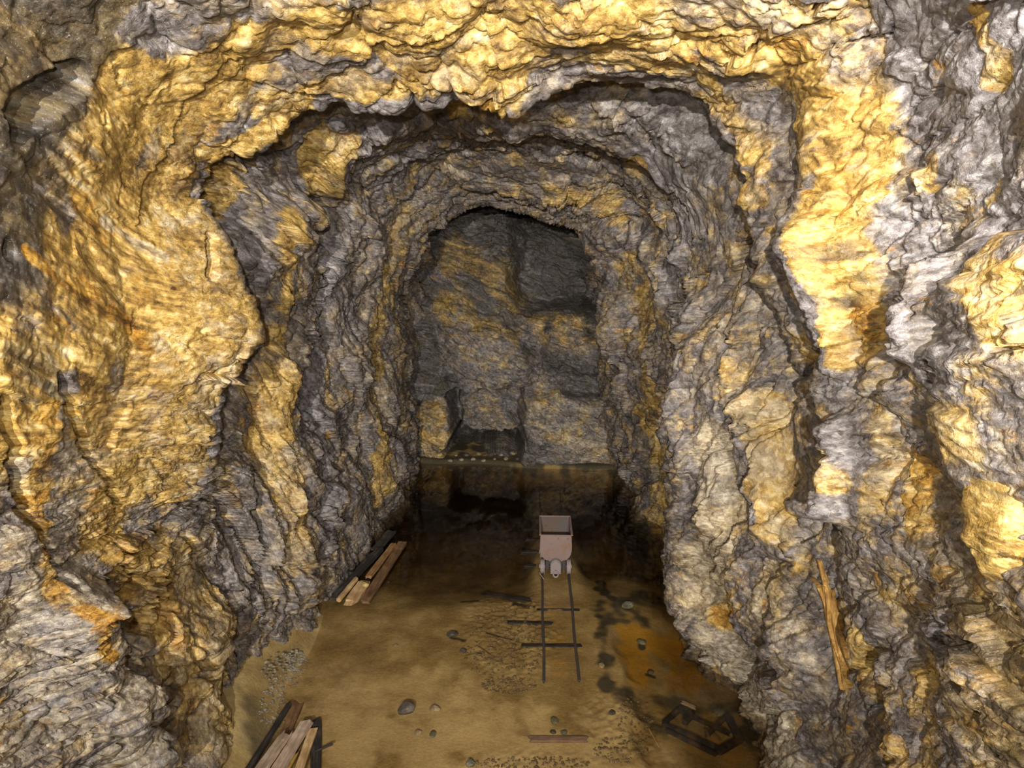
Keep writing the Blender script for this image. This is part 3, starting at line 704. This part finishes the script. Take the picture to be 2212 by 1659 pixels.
def plank_bm(length, width, thick, seed=0, taper=0.0, ragged=0.3, bow=0.0, n=16, rnd=False):
    """long axis X from 0 to length, uneven sawn or round timber with broken ends"""
    r = random.Random(seed); bm = bmesh.new(); rings = []
    if rnd: prof = [(math.cos(a) * 0.5, math.sin(a) * 0.5) for a in [i * math.tau / 12 for i in range(12)]]
    else:
        prof = [(-.5, -.5), (-.2, -.53), (.2, -.5), (.5, -.5), (.5, -.15), (.5, .2), (.5, .5), (.2, .53), (-.2, .5), (-.5, .5), (-.5, .2), (-.5, -.15)]
    off = [r.uniform(-1, 1) for _ in prof]
    for i in range(n + 1):
        t = i / n; ring = []
        wsc = 1 - taper * t + 0.05 * math.sin(7 * t + seed); 
        for j, (a, b) in enumerate(prof):
            x = t * length
            if i in (0, n): x += off[j] * ragged * 0.12 * (1 if i else -1)
            ring.append(bm.verts.new((x, a * width * wsc + r.uniform(-.012, .012) * width, b * thick * (1 - 0.4 * taper * t) + bow * math.sin(math.pi * t) + r.uniform(-.03, .03) * thick)))
        rings.append(ring)
    m = len(prof)
    for i in range(n):
        for j in range(m):
            bm.faces.new((rings[i][j], rings[i][(j + 1) % m], rings[i + 1][(j + 1) % m], rings[i + 1][j]))
    bm.faces.new(rings[0][::-1]); bm.faces.new(rings[n])
    return bm
def lay(o, p0, p1, roll=0.0):
    p0 = Vector([float(v) for v in p0]); p1 = Vector([float(v) for v in p1])
    d = (p1 - p0).normalized()
    y = Vector((0, 0, 1)).cross(d).normalized(); z = d.cross(y)
    m = Matrix((d, y, z)).transposed()
    o.matrix_world = Matrix.Translation(p0) @ m.to_4x4() @ Matrix.Rotation(roll, 4, 'X')
def plank(name, label, cat, p0, p1, width, thick, mat, group=None, roll=0.0, **kw):
    L = float(np.linalg.norm(np.array(p1) - np.array(p0)))
    o = mesh_obj(name, plank_bm(L, width, thick, **kw), mat)
    lay(o, p0, p1, roll)
    return tag(o, label, cat, group)
def stone_bm(size, seed, sub=3, cut=0.34):
    r = np.random.RandomState(seed); bm = bmesh.new()
    bmesh.ops.create_icosphere(bm, subdivisions=sub, radius=1.0)
    pl = r.normal(size=(11, 3)); pl /= np.linalg.norm(pl, axis=1)[:, None]; dd = r.uniform(1 - cut, 0.98, 11)
    co = np.array([v.co for v in bm.verts])
    for n_, d_ in zip(pl, dd):
        t = co @ n_; co = co - np.outer(np.maximum(t - d_, 0), n_)
    co = co * (1 + 0.05 * perlin(co * 2.5 + seed)[:, None])
    for v, c_ in zip(bm.verts, co): v.co = Vector([float(x) for x in c_ * np.array(size)])
    return bm
def stone(name, label, p, size, mat, seed, rz=0.0, group=None, sub=2):
    o = mesh_obj(name, stone_bm(size, seed, sub), mat)
    o.location = [float(v) for v in p]; o.rotation_euler = (0, 0, rz)
    return tag(o, label, 'stone', group)
def fz(x, y):
    """height of the silt bed"""
    i = int(np.clip(np.searchsorted(fx, x), 1, len(fx) - 1)); j = int(np.clip(np.searchsorted(fy, y), 1, len(fy) - 1))
    return float(FZ[j, i])
def ground(px, py):
    """point of the silt bed under a pixel"""
    z = 0.0
    for _ in range(4):
        p = at(px, py, z); z = fz(p[0], p[1])
    return p

# ---------------------------------------------------------------- narrow-gauge track
T0 = np.array([0.49, 9.42]); TD = np.array([0.0305, 1.0]); TD /= np.linalg.norm(TD)
GA = 0.53; TYAW = -math.atan2(TD[0], TD[1]); TL = 8.2
RB = -0.075
track = thing('rail_track', 'rusted narrow gauge rail track half sunk in the brown water', 'track', (T0[0] + GA / 2, T0[1], RB), TYAW)
prof = [(-.036, 0), (.036, 0), (.036, .008), (.008, .018), (.008, .052), (.021, .058), (.021, .078), (.014, .084), (-.014, .084), (-.021, .078), (-.021, .058), (-.008, .052), (-.008, .018), (-.036, .008)]
for sx in (-1, 1):
    bm = bmesh.new(); rr = []
    for i in range(25):
        y = TL * i / 24 + (0.03 if (i == 0 and sx > 0) else 0)
        wv_ = 0.006 * math.sin(i * 1.1 + sx)
        dz_ = -0.32 * float(sstep(13.9, 16.9, T0[1] + y)); rr.append([bm.verts.new((sx * GA / 2 + a + wv_, y, b + dz_ + 0.004 * math.sin(i * .9))) for a, b in prof])
    for i in range(24):
        for j in range(len(prof)):
            bm.faces.new((rr[i][j], rr[i][(j + 1) % len(prof)], rr[i + 1][(j + 1) % len(prof)], rr[i + 1][j]))
    bm.faces.new(rr[0]); bm.faces.new(rr[-1][::-1])
    mesh_obj('rail', bm, RAILM, track)
for i, (y, xa, xb, h) in enumerate([(0.06, -.30, .31, .045), (0.95, -.62, .36, .075), (1.62, -.88, -.10, .08), (2.05, -.36, .40, .062), (2.95, -.40, .38, .03), (3.75, -.62, .40, .03),
                                    (4.35, -.70, .36, .03), (5.0, -.60, .42, .03), (5.7, -.66, .36, .03), (6.5, -.50, .40, .03), (7.4, -.50, .40, .03)]):
    bm = plank_bm(xb - xa, 0.075, 0.06, seed=40 + i, ragged=0.25, n=10)
    o = mesh_obj('sleeper', bm, W_DARK, track)
    o.location = (xa, y, -0.022 + (h - .03) - 0.32 * float(sstep(13.9, 16.9, T0[1] + y))); o.rotation_euler = (0, 0, 0.03 * math.sin(i * 2.3))

# ---------------------------------------------------------------- mine cart
CY = 12.62
cpos = T0 + TD * ((CY - T0[1]) / TD[1]) + np.array([GA / 2, 0])
RT = RB + 0.084
cart = thing('mine_cart', 'small rusted steel mine cart with a rounded tub standing on the rails', 'mine cart', (cpos[0], cpos[1], RT), TYAW)
CL = 0.84
half_p = [(0.298, .86), (0.303, .74), (0.310, .62), (0.308, .53), (0.292, .455), (0.262, .395), (0.215, .345), (0.15, .312), (0.07, .297), (0, .292)]
prof = half_p + [(-a, b) for a, b in half_p[-2::-1]]
def inset(p, d):
    out = []
    for i, (a, b) in enumerate(p):
        a0, b0 = p[max(i - 1, 0)]; a1, b1 = p[min(i + 1, len(p) - 1)]
        tx, tz = a1 - a0, b1 - b0; L = math.hypot(tx, tz); out.append((a + tz / L * d, b - tx / L * d))
    return out
pin = inset(prof, 0.014)
if pin[len(pin) // 2][1] < prof[len(prof) // 2][1]: pin = inset(prof, -0.014)
def shell_bm(po, pi, y0, y1, ny=8):
    bm = bmesh.new(); O, I = [], []
    for i in range(ny + 1):
        y = y0 + (y1 - y0) * i / ny; dnt = 0.004 * math.sin(i * 1.9)
        O.append([bm.verts.new((a + dnt * (1 if a > 0 else -1), y, b)) for a, b in po]); I.append([bm.verts.new((a + dnt * (1 if a > 0 else -1), y, b)) for a, b in pi])
    m = len(po)
    for i in range(ny):
        for j in range(m - 1):
            bm.faces.new((O[i][j], O[i][j + 1], O[i + 1][j + 1], O[i + 1][j])); bm.faces.new((I[i][j + 1], I[i][j], I[i + 1][j], I[i + 1][j + 1]))
        for j in (0, m - 1): bm.faces.new((O[i][j], I[i][j], I[i + 1][j], O[i + 1][j]))
    for i in (0, ny):
        for j in range(m - 1): bm.faces.new((O[i][j], O[i][j + 1], I[i][j + 1], I[i][j]))
    return bm
tub = mesh_obj('tub', shell_bm(prof, pin, 0.012, CL - 0.012), CART, cart, True)
tub.data.materials.append(CARTIN)
for p_ in tub.data.polygons:                      # inner face gets the darker steel with the shade painted in
    c_ = p_.center
    if p_.normal.x * c_.x + p_.normal.z * (c_.z - 0.75) < -0.01: p_.material_index = 1
def end_plate(y0, y1, dome):
    bm = bmesh.new(); L1 = []
    for yy_, sgn in ((y0, 0), (y1, 1)):
        rows = []
        for s_ in (1.0, 0.8, 0.55, 0.3):
            row = []
            for a, b in prof:
                zc = 0.60
                row.append(bm.verts.new((a * s_, yy_ + dome * (1 - s_ ** 2), zc + (b - zc) * s_ if s_ < 1 else b)))
            rows.append(row)
        for p_ in range(3):
            for j in range(len(prof)):
                j2 = (j + 1) % len(prof)
                bm.faces.new((rows[p_][j], rows[p_][j2], rows[p_ + 1][j2], rows[p_ + 1][j]))
        bm.faces.new(rows[-1]); L1.append(rows[0])
    for j in range(len(prof)):
        j2 = (j + 1) % len(prof)
        bm.faces.new((L1[0][j], L1[0][j2], L1[1][j2], L1[1][j]))
    return bm
for y0, y1, dm, sg in ((-0.004, 0.012, -0.012, 1), (CL - 0.012, CL + 0.004, 0.012, -1)):
    ep = mesh_obj('end_plate', end_plate(y0, y1, dm), CART, cart); ep.data.materials.append(CARTIN)
    for p_ in ep.data.polygons:
        if p_.normal.y * sg > 0.5: p_.material_index = 1
bm = bmesh.new()
for sx in (-1, 1): bx(bm, sx * 0.300 - 0.014 + sx * .010, sx * 0.300 + 0.014 + sx * .010, -0.004, CL + 0.01, 0.848, 0.874, 0.004)
bx(bm, -0.318, 0.318, CL - 0.006, CL + 0.03, 0.838, 0.880, 0.005)
bx(bm, -0.300, 0.300, -0.012, 0.010, 0.853, 0.868, 0.003)
mesh_obj('rim', bm, CART, cart)
bm = bmesh.new()
for sx in (-1, 1): bx(bm, sx * 0.165 - 0.03, sx * 0.165 + 0.03, -0.03, CL + 0.03, 0.205, 0.325, 0.006)
for y in (0.02, CL / 2, CL - 0.06): bx(bm, -0.19, 0.19, y, y + 0.04, 0.22, 0.30, 0.004)
mesh_obj('underframe', bm, RAILM, cart)
for y in (0.10, CL - 0.14):
    bm = bmesh.new(); cyl(bm, (0, y, 0.145), (1, 0, 0), 0.022, 0.56, 14)
    ax = mesh_obj('axle', bm, RAILM, cart)
    for sx in (-1, 1):
        bm = bmesh.new()
        cyl(bm, (sx * 0.262, y, 0.145), (1, 0, 0), 0.142, 0.072, 28, 0.008)
        cyl(bm, (sx * 0.222, y, 0.145), (1, 0, 0), 0.168, 0.014, 28, 0.003)
        cyl(bm, (sx * 0.305, y, 0.145), (1, 0, 0), 0.045, 0.03, 14, 0.004)
        mesh_obj('wheel', bm, CASTP, cart)
    for sx in (-1, 1):
        bm = bmesh.new(); bx(bm, sx * 0.165 - 0.036, sx * 0.165 + 0.036, y - 0.05, y + 0.05, 0.10, 0.21, 0.008)
        mesh_obj('axle_box', bm, RAILM, cart)
for y0, s_ in ((-0.03, -1), (CL + 0.03, 1)):
    bm = bmesh.new(); A_, B_ = [], []
    arch = [(-.108, .085), (-.112, .27)] + [(0.112 * math.cos(t), 0.27 + 0.115 * math.sin(t)) for t in [math.pi * (1 - i / 10) for i in range(1, 10)]] + [(.112, .27), (.108, .085)]
    for yy_, sc_ in ((0, 1.0), (0.07, 1.0), (0.105, 0.86)):
        A_.append([bm.verts.new((a * sc_, y0 + s_ * yy_, 0.22 + (b - 0.22) * sc_)) for a, b in arch])
    for p_ in range(2):
        for j in range(len(arch)):
            j2 = (j + 1) % len(arch); bm.faces.new((A_[p_][j], A_[p_][j2], A_[p_ + 1][j2], A_[p_ + 1][j]))
    bm.faces.new(A_[0]); bm.faces.new(A_[2])
    bf = mesh_obj('buffer', bm, CASTP, cart)
    bm = bmesh.new()
    n_, m_ = 14, 8; V_ = []
    for i in range(n_):
        t = i * math.tau / n_; row = []
        for j in range(m_):
            u_ = j * math.tau / m_; rr_ = 0.048 + 0.016 * math.cos(u_)
            row.append(bm.verts.new((rr_ * math.cos(t), y0 + s_ * (0.135 + 0.016 * math.sin(u_)), 0.115 + 1.25 * rr_ * math.sin(t))))
        V_.append(row)
    for i in range(n_):
        for j in range(m_):
            bm.faces.new((V_[i][j], V_[(i + 1) % n_][j], V_[(i + 1) % n_][(j + 1) % m_], V_[i][(j + 1) % m_]))
    cyl(bm, (0, y0 + s_ * 0.11, 0.17), (0, 1, 0), 0.022, 0.08, 10)
    mesh_obj('coupling_link', bm, CASTP, bf)

# ---------------------------------------------------------------- timbers heaped by the near left bank
G1 = None
def P3(px, py, z): return at(px, py, z)
def ext(p0, p1, d):
    p0 = np.array(p0); p1 = np.array(p1); u_ = (p1 - p0) / np.linalg.norm(p1 - p0); return p1 + u_ * d
a, b = P3(663, 1560, .13), P3(602, 1659, .17)
plank('plank', 'pale pinkish square-ended plank in the middle of the near timber heap', 'plank', a, ext(a, b, .6), .17, .05, W_PALE, seed=3, roll=.12)
a, b = P3(605, 1604, .20), P3(566, 1659, .22)
plank('plank', 'grey white plank with a slanting tip, outermost of the near timber heap', 'plank', ext(b, a, .02), ext(a, b, .6), .17, .05, W_PALE, seed=5, roll=.3, ragged=2.0)
a, b = P3(676, 1578, .07), P3(648, 1659, .10)
plank('plank', 'narrow muddy plank with a yellow lower end, waterside edge of the near timber heap', 'plank', a, ext(a, b, .5), .115, .05, W_TAN, seed=8, roll=-.1)
a, b = P3(640, 1628, .06), P3(623, 1659, .07)
plank('lath', 'thin orange lath wedged between two planks of the near timber heap', 'lath', a, ext(a, b, .4), .05, .03, W_ORANGE, seed=9)
a, b = P3(684, 1556, -.02), P3(682, 1659, -.01)
plank('beam', 'black sodden beam lying in the water beside the near timber heap', 'beam', a, ext(a, b, .4), .14, .08, W_DARK, seed=12, rnd=True)
a, b = P3(624, 1522, .06), P3(550, 1640, .14)
plank('pole', 'long black pole at the rock side of the near timber heap', 'pole', a, ext(a, b, .5), .075, .075, W_DARK, seed=14, rnd=True, taper=-.15)
a, b = P3(640, 1530, .00), P3(600, 1625, .05)
plank('board', 'brown rotten board behind the pale planks of the near timber heap', 'board', a, ext(a, b, .4), .15, .03, W_BROWN, seed=15, ragged=1.4)
a, b = P3(716, 1608, .06), P3(683, 1622, .02)
plank('stick', 'short dark stick poking out over the water from the near timber heap', 'stick', a, b, .035, .03, W_DARK, seed=17, rnd=True, n=8)

# ---------------------------------------------------------------- timbers along the far left waterside
a, b = P3(870, 1172, .07), P3(788, 1300, .06)
plank('plank', 'long brown plank on the waterside of the far left timber heap', 'plank', a, b, .17, .05, W_BROWN, seed=21, roll=-.1)
a, b = P3(850, 1176, .14), P3(796, 1246, .14)
plank('plank', 'rust brown plank lying against the longest one of the far left timber heap', 'plank', a, b, .12, .05, wood('rust_timber', (0.10, 0.045, 0.018), (0.30, 0.16, 0.06), (0.46, 0.27, 0.11)), seed=22, roll=.15)
a, b = P3(787, 1258, .10), P3(759, 1299, .08)
plank('board', 'short broad yellowish board at the near end of the far left timber heap', 'board', a, b, .24, .05, W_TAN, seed=23, ragged=1.0, n=10)
a, b = P3(768, 1252, .19), P3(732, 1295, .17)
plank('pole', 'short yellowish round pole at the rock side of the far left timber heap', 'pole', a, b, .10, .10, W_TAN, seed=24, rnd=True, n=10)
a, b = P3(822, 1186, .12), P3(722, 1290, .10)
plank('beam', 'black beam between the rock and the planks of the far left timber heap', 'beam', a, b, .12, .09, W_DARK, seed=25)
a, b = P3(846, 1148, .08), P3(812, 1188, .08)
plank('board', 'dark grey board at the far end of the left timber heap', 'board', a, b, .20, .04, W_DARK, seed=26)
p = P3(789, 1263, .18)
stone('stone', 'rounded yellow stone resting on the far left timber heap', p, (.075, .06, .06), ST_OCH, 31)

# ---------------------------------------------------------------- lone pieces on the flooded floor
p = ground(878, 1539); stone('stone', 'dark boulder alone in the shallow brown water, largest stone on the floor', p + np.array([0, 0, .06]), (.14, .10, .10), ST_DARK, 51, .3, sub=3)
LONE = [  # pixel x, y, radius (m), material, label
 (940, 1532, .10, ST_TAN, 'flat tan stone just beside the dark boulder'), (903, 1583, .07, ST_TAN, 'pale small stone below the dark boulder'),
 (936, 1587, .07, ST_GREEN, 'olive small stone below the dark boulder'), (1197, 1558, .08, ST_GREEN, 'olive stone in the water above the brown flat board'), (1195, 1582, .05, ST_DARK, 'dark pebble touching the brown flat board'),
 (1218, 1583, .06, ST_GREEN, 'greenish pebble beside the brown flat board'), (1322, 1541, .07, ST_DARK, 'black stone in the mud beside the scrap frame'), (1016, 1650, .09, ST_GREEN, 'olive stone at the lowest edge of the muddy floor'),
 (1387, 1388, .10, ST_GREEN, 'grey green stone on the orange silt patch'), (1405, 1452, .07, ST_DARK, 'dark flat stone at the edge of the orange silt patch'), (1356, 1310, .14, ST_GREEN, 'dark green slab under water above the orange silt patch'),
 (1300, 1438, .07, ST_TAN, 'pale stone beside the end of the right rail'), (1148, 1313, .05, ST_TAN, 'small tan stone beside the left rail'), (855, 1395, .05, ST_TAN, 'pale pebble alone on the open mud'), (977, 1372, .11, ST_DARK, 'flat black stone left of the gravel patch'), (1000, 1407, .08, ST_DARK, 'dark stone at the lower edge of the gravel patch'),
 (840, 1258, .04, ST_GREY, 'light pebble in the water beside the far timber heap'), (1555, 1543, .12, ST_GREEN, 'pale olive stone behind the scrap frame')]
for i, (x, y, r_, m_, lab) in enumerate(LONE):
    p = ground(x, y); stone('stone', lab, p + np.array([0, 0, r_ * .15]), (r_, r_ * .75, r_ * .45), m_, 60 + i, i * .7)
a, b = ground(1145, 1600), ground(1268, 1600)
plank('board', 'brown flat board lying alone on the mud before the track end', 'board', a + [0, 0, .02], b + [0, 0, .02], .085, .04, wood('purple_brown_timber', (0.09, 0.05, 0.03), (0.20, 0.125, 0.085), (0.30, 0.20, 0.14)), seed=71)
a, b = ground(1052, 1287), ground(1136, 1300)
plank('plank', 'black split plank lying in the water left of the track', 'plank', a + [0, 0, .02], b + [0, 0, .03], .12, .05, W_DARK, seed=72, ragged=1)
a, b = ground(1050, 1370), ground(1106, 1385)
plank('stick', 'thin dark stick lying on the gravel left of the track', 'stick', a + [0, 0, .02], b + [0, 0, .02], .02, .02, W_DARK, seed=73, rnd=True)
a, b = ground(1036, 1400), ground(1066, 1422)
plank('stick', 'thin brown stick lying at the lower edge of the gravel', 'stick', a + [0, 0, .02], b + [0, 0, .02], .02, .02, W_BROWN, seed=74, rnd=True)
a, b = P3(1165, 1237, .03), P3(1175, 1251, .06)
plank('stick', 'pale stick leaning on the rail beside the cart wheel', 'stick', a, b, .018, .018, W_PALE, seed=75, rnd=True, n=6)
a, b = ground(1474, 1522), ground(1500, 1534)
plank('lath', 'grey wooden lath lying behind the scrap frame', 'lath', a + [0, 0, .04], b + [0, 0, .04], .055, .03, W_PALE, seed=76, n=8)
a, b = ground(1402, 1578), ground(1424, 1616)
plank('stick', 'pale root-like stick in the mud beside the scrap frame', 'stick', a + [0, 0, .02], b + [0, 0, .02], .02, .02, W_TAN, seed=77, rnd=True)

# scrap frame at the foot of the right wall
o0 = ground(1436, 1562)
scrap = thing('scrap_frame', 'black rusted iron frame lying in the water at the foot of the right wall', 'scrap', tuple(float(v) for v in o0))
def bar(name, px0, py0, px1, py1, w_, t_, dz0=.03, dz1=.03, mat=SCRAP, seed=0, rnd=False):
    a = ground(px0, py0) + [0, 0, dz0] - o0; b = ground(px1, py1) + [0, 0, dz1] - o0
    L = float(np.linalg.norm(b - a)); o = mesh_obj(name, plank_bm(L, w_, t_, seed=seed, n=8, ragged=.2, rnd=rnd), mat)
    lay(o, a, b); m = o.matrix_world.copy(); o.parent = scrap; o.matrix_local = m
    return o
bar('long_bar', 1434, 1568, 1552, 1622, .055, .06, seed=81); bar('long_bar', 1440, 1582, 1548, 1634, .05, .05, seed=82)
bar('long_bar', 1490, 1552, 1576, 1592, .05, .05, .05, .05, seed=83); bar('long_bar', 1466, 1536, 1492, 1552, .06, .06, seed=84)
bar('cross_bar', 1434, 1566, 1470, 1534, .06, .06, seed=85); bar('cross_bar', 1478, 1566, 1494, 1548, .09, .07, .05, .05, seed=86)
bar('cross_bar', 1526, 1600, 1572, 1556, .05, .05, .08, .10, seed=87); bar('cross_bar', 1550, 1628, 1600, 1600, .10, .06, seed=88)
bar('cross_bar', 1545, 1580, 1570, 1592, .05, .05, .08, .08, seed=90)
bar('end_plate', 1574, 1560, 1598, 1606, .11, .05, .07, .05, seed=89); bar('broken_slat', 1523, 1590, 1530, 1606, .04, .02, .10, .10, W_BROWN, seed=91); bar('broken_slat', 1540, 1600, 1553, 1612, .05, .02, .10, .10, W_BROWN, seed=92)

# rubble along the foot of the end wall and at the water's edge
rr = random.Random(5)
for i in range(24):
    x = 972 + i * 12.2 + rr.uniform(-2, 2); y = 995 - 7 * (i / 24) + (-9 if i % 2 else 1) + rr.uniform(-2, 2)
    p = ground(x, y); s_ = rr.uniform(.055, .10)
    stone('rubble_stone', 'small angular stone in the rubble strip at the foot of the end wall', p + np.array([0, 0, s_ * .25]), (s_, s_ * .8, s_ * .6), rr.choice([ST_GREY, ST_TAN, ST_GREY, ST_DARK]), 200 + i, rr.uniform(0, 3), 'rubble along the foot of the end wall', 2)

# gravel and silt crumbs: nobody could count them
def crumbs(name, label, spots, n, smin, smax, mat, seed):
    r = random.Random(seed); bm = bmesh.new()
    for _ in range(n):
        x0, y0, rx, ry = r.choice(spots)
        t = r.uniform(0, math.tau); q = math.sqrt(r.random())
        p = ground(x0 + rx * q * math.cos(t), y0 + ry * q * math.sin(t)); s_ = r.uniform(smin, smax) * r.uniform(.6, 1)
        res = bmesh.ops.create_icosphere(bm, subdivisions=1, radius=s_)
        for v in res['verts']:
            v.co = Vector((v.co.x * r.uniform(.7, 1.3) + p[0], v.co.y * r.uniform(.7, 1.3) + p[1], v.co.z * .6 + p[2] + s_ * .2))
    o = mesh_obj(name, bm, mat, floor); o['kind'] = 'stuff'; o['label'] = label; return o
crumbs('gravel', 'patch of muddy gravel on the tunnel floor left of the track', [(1090, 1370, 75, 60), (1130, 1400, 40, 60), (1060, 1420, 60, 40), (1100, 1480, 60, 20)], 620, .012, .035, ST_MUD, 3)
crumbs('gravel', 'grey gravel spilled from the left wall onto the bank', [(610, 1450, 45, 40), (640, 1430, 25, 25), (590, 1530, 30, 50)], 420, .012, .035, ST_GREY, 4)
crumbs('gravel', 'muddy gravel below the track end and beside the scrap frame', [(1370, 1560, 40, 60), (1150, 1648, 130, 14), (1340, 1620, 60, 30)], 420, .010, .030, ST_MUD, 6)

# ---------------------------------------------------------------- blocks that stand out from the walls (parts of the walls)
def block(parent, name, c, size, seed, att, euler=(0, 0, 0), sub=6):
    bm = stone_bm(size, seed, sub, 0.40)
    co = np.array([v.co for v in bm.verts], np.float32)
    nrm = co / (np.linalg.norm(co, axis=1)[:, None] + 1e-6)
    rot = np.array(Matrix.Identity(3) if euler == (0, 0, 0) else __import__('mathutils').Euler(euler).to_matrix())
    co = co @ rot.T; nrm = nrm @ rot.T
    w_ = co + np.array(c)
    co2 = co + nrm * (relief(w_, 0.42) * 0.5)[:, None]
    for v, q in zip(bm.verts, co2): v.co = Vector([float(x) for x in q])
    o = mesh_obj(name, bm, ROCK, parent, True); o.location = [float(v) for v in c]
    put_attrs(o.data, {'smooth': np.zeros(len(co2)), **rock_attrs(co2 + np.array(c), *att)})
    return o
bo = block(wall_right, 'boulder', CAM + ray(2232, 1090) * 3.75, (.23, .20, .40), 301, (1.0, .10, .15, .22), (0.1, 0.25, 0.2)); bo['label'] = 'large yellow boulder jutting out of the near right wall'

# splintered timber standing against the right wall
bm = bmesh.new()
def strip(pts, w_):
    P_ = []
    for (x, y) in pts:
        q, d_ = pks(x, y); u_ = CAM - q; P_.append(q + u_ / np.linalg.norm(u_) * 0.13)
    P_ = np.array(P_); ring = []
    tt = np.linspace(0, len(P_) - 1, 10)
    Q_ = catmull(P_, tt)
    for i, q in enumerate(Q_):
        s_ = w_ * (0.35 + 0.65 * math.sin(math.pi * min(1, (i + 1) / 6) / 2)); ring.append([bm.verts.new((float(q[0] + a * s_), float(q[1] + b * .02 - .0), float(q[2]))) for a, b in ((-.5, -.6), (.0, -1.1), (.5, -.6), (.5, 1), (-.5, 1))])
    for i in range(9):
        for j in range(5): bm.faces.new((ring[i][j], ring[i][(j + 1) % 5], ring[i + 1][(j + 1) % 5], ring[i + 1][j]))
    bm.faces.new(ring[0]); bm.faces.new(ring[-1])
for pts, w_ in (([(1765, 1218), (1783, 1290), (1797, 1360), (1812, 1440), (1824, 1490)], .075), ([(1779, 1232), (1792, 1300), (1806, 1380), (1820, 1460)], .06),
                ([(1752, 1243), (1764, 1270), (1780, 1300), (1792, 1340)], .08), ([(1804, 1298), (1812, 1340), (1822, 1400), (1830, 1450)], .05), ([(1793, 1270), (1799, 1320), (1808, 1380)], .05),
                ([(1772, 1262), (1786, 1320), (1800, 1390), (1808, 1450)], .05), ([(1796, 1310), (1806, 1370), (1816, 1440), (1828, 1485)], .06), ([(1786, 1330), (1800, 1400), (1814, 1480)], .05)):
    strip(pts, w_)
o = mesh_obj('timber_prop', bm, wood('orange_fibrous_timber', (0.09, 0.045, 0.025), (0.38, 0.20, 0.05), (0.66, 0.42, 0.13), 2))
tag(o, 'splintered orange timber prop standing against the right rock wall', 'timber')
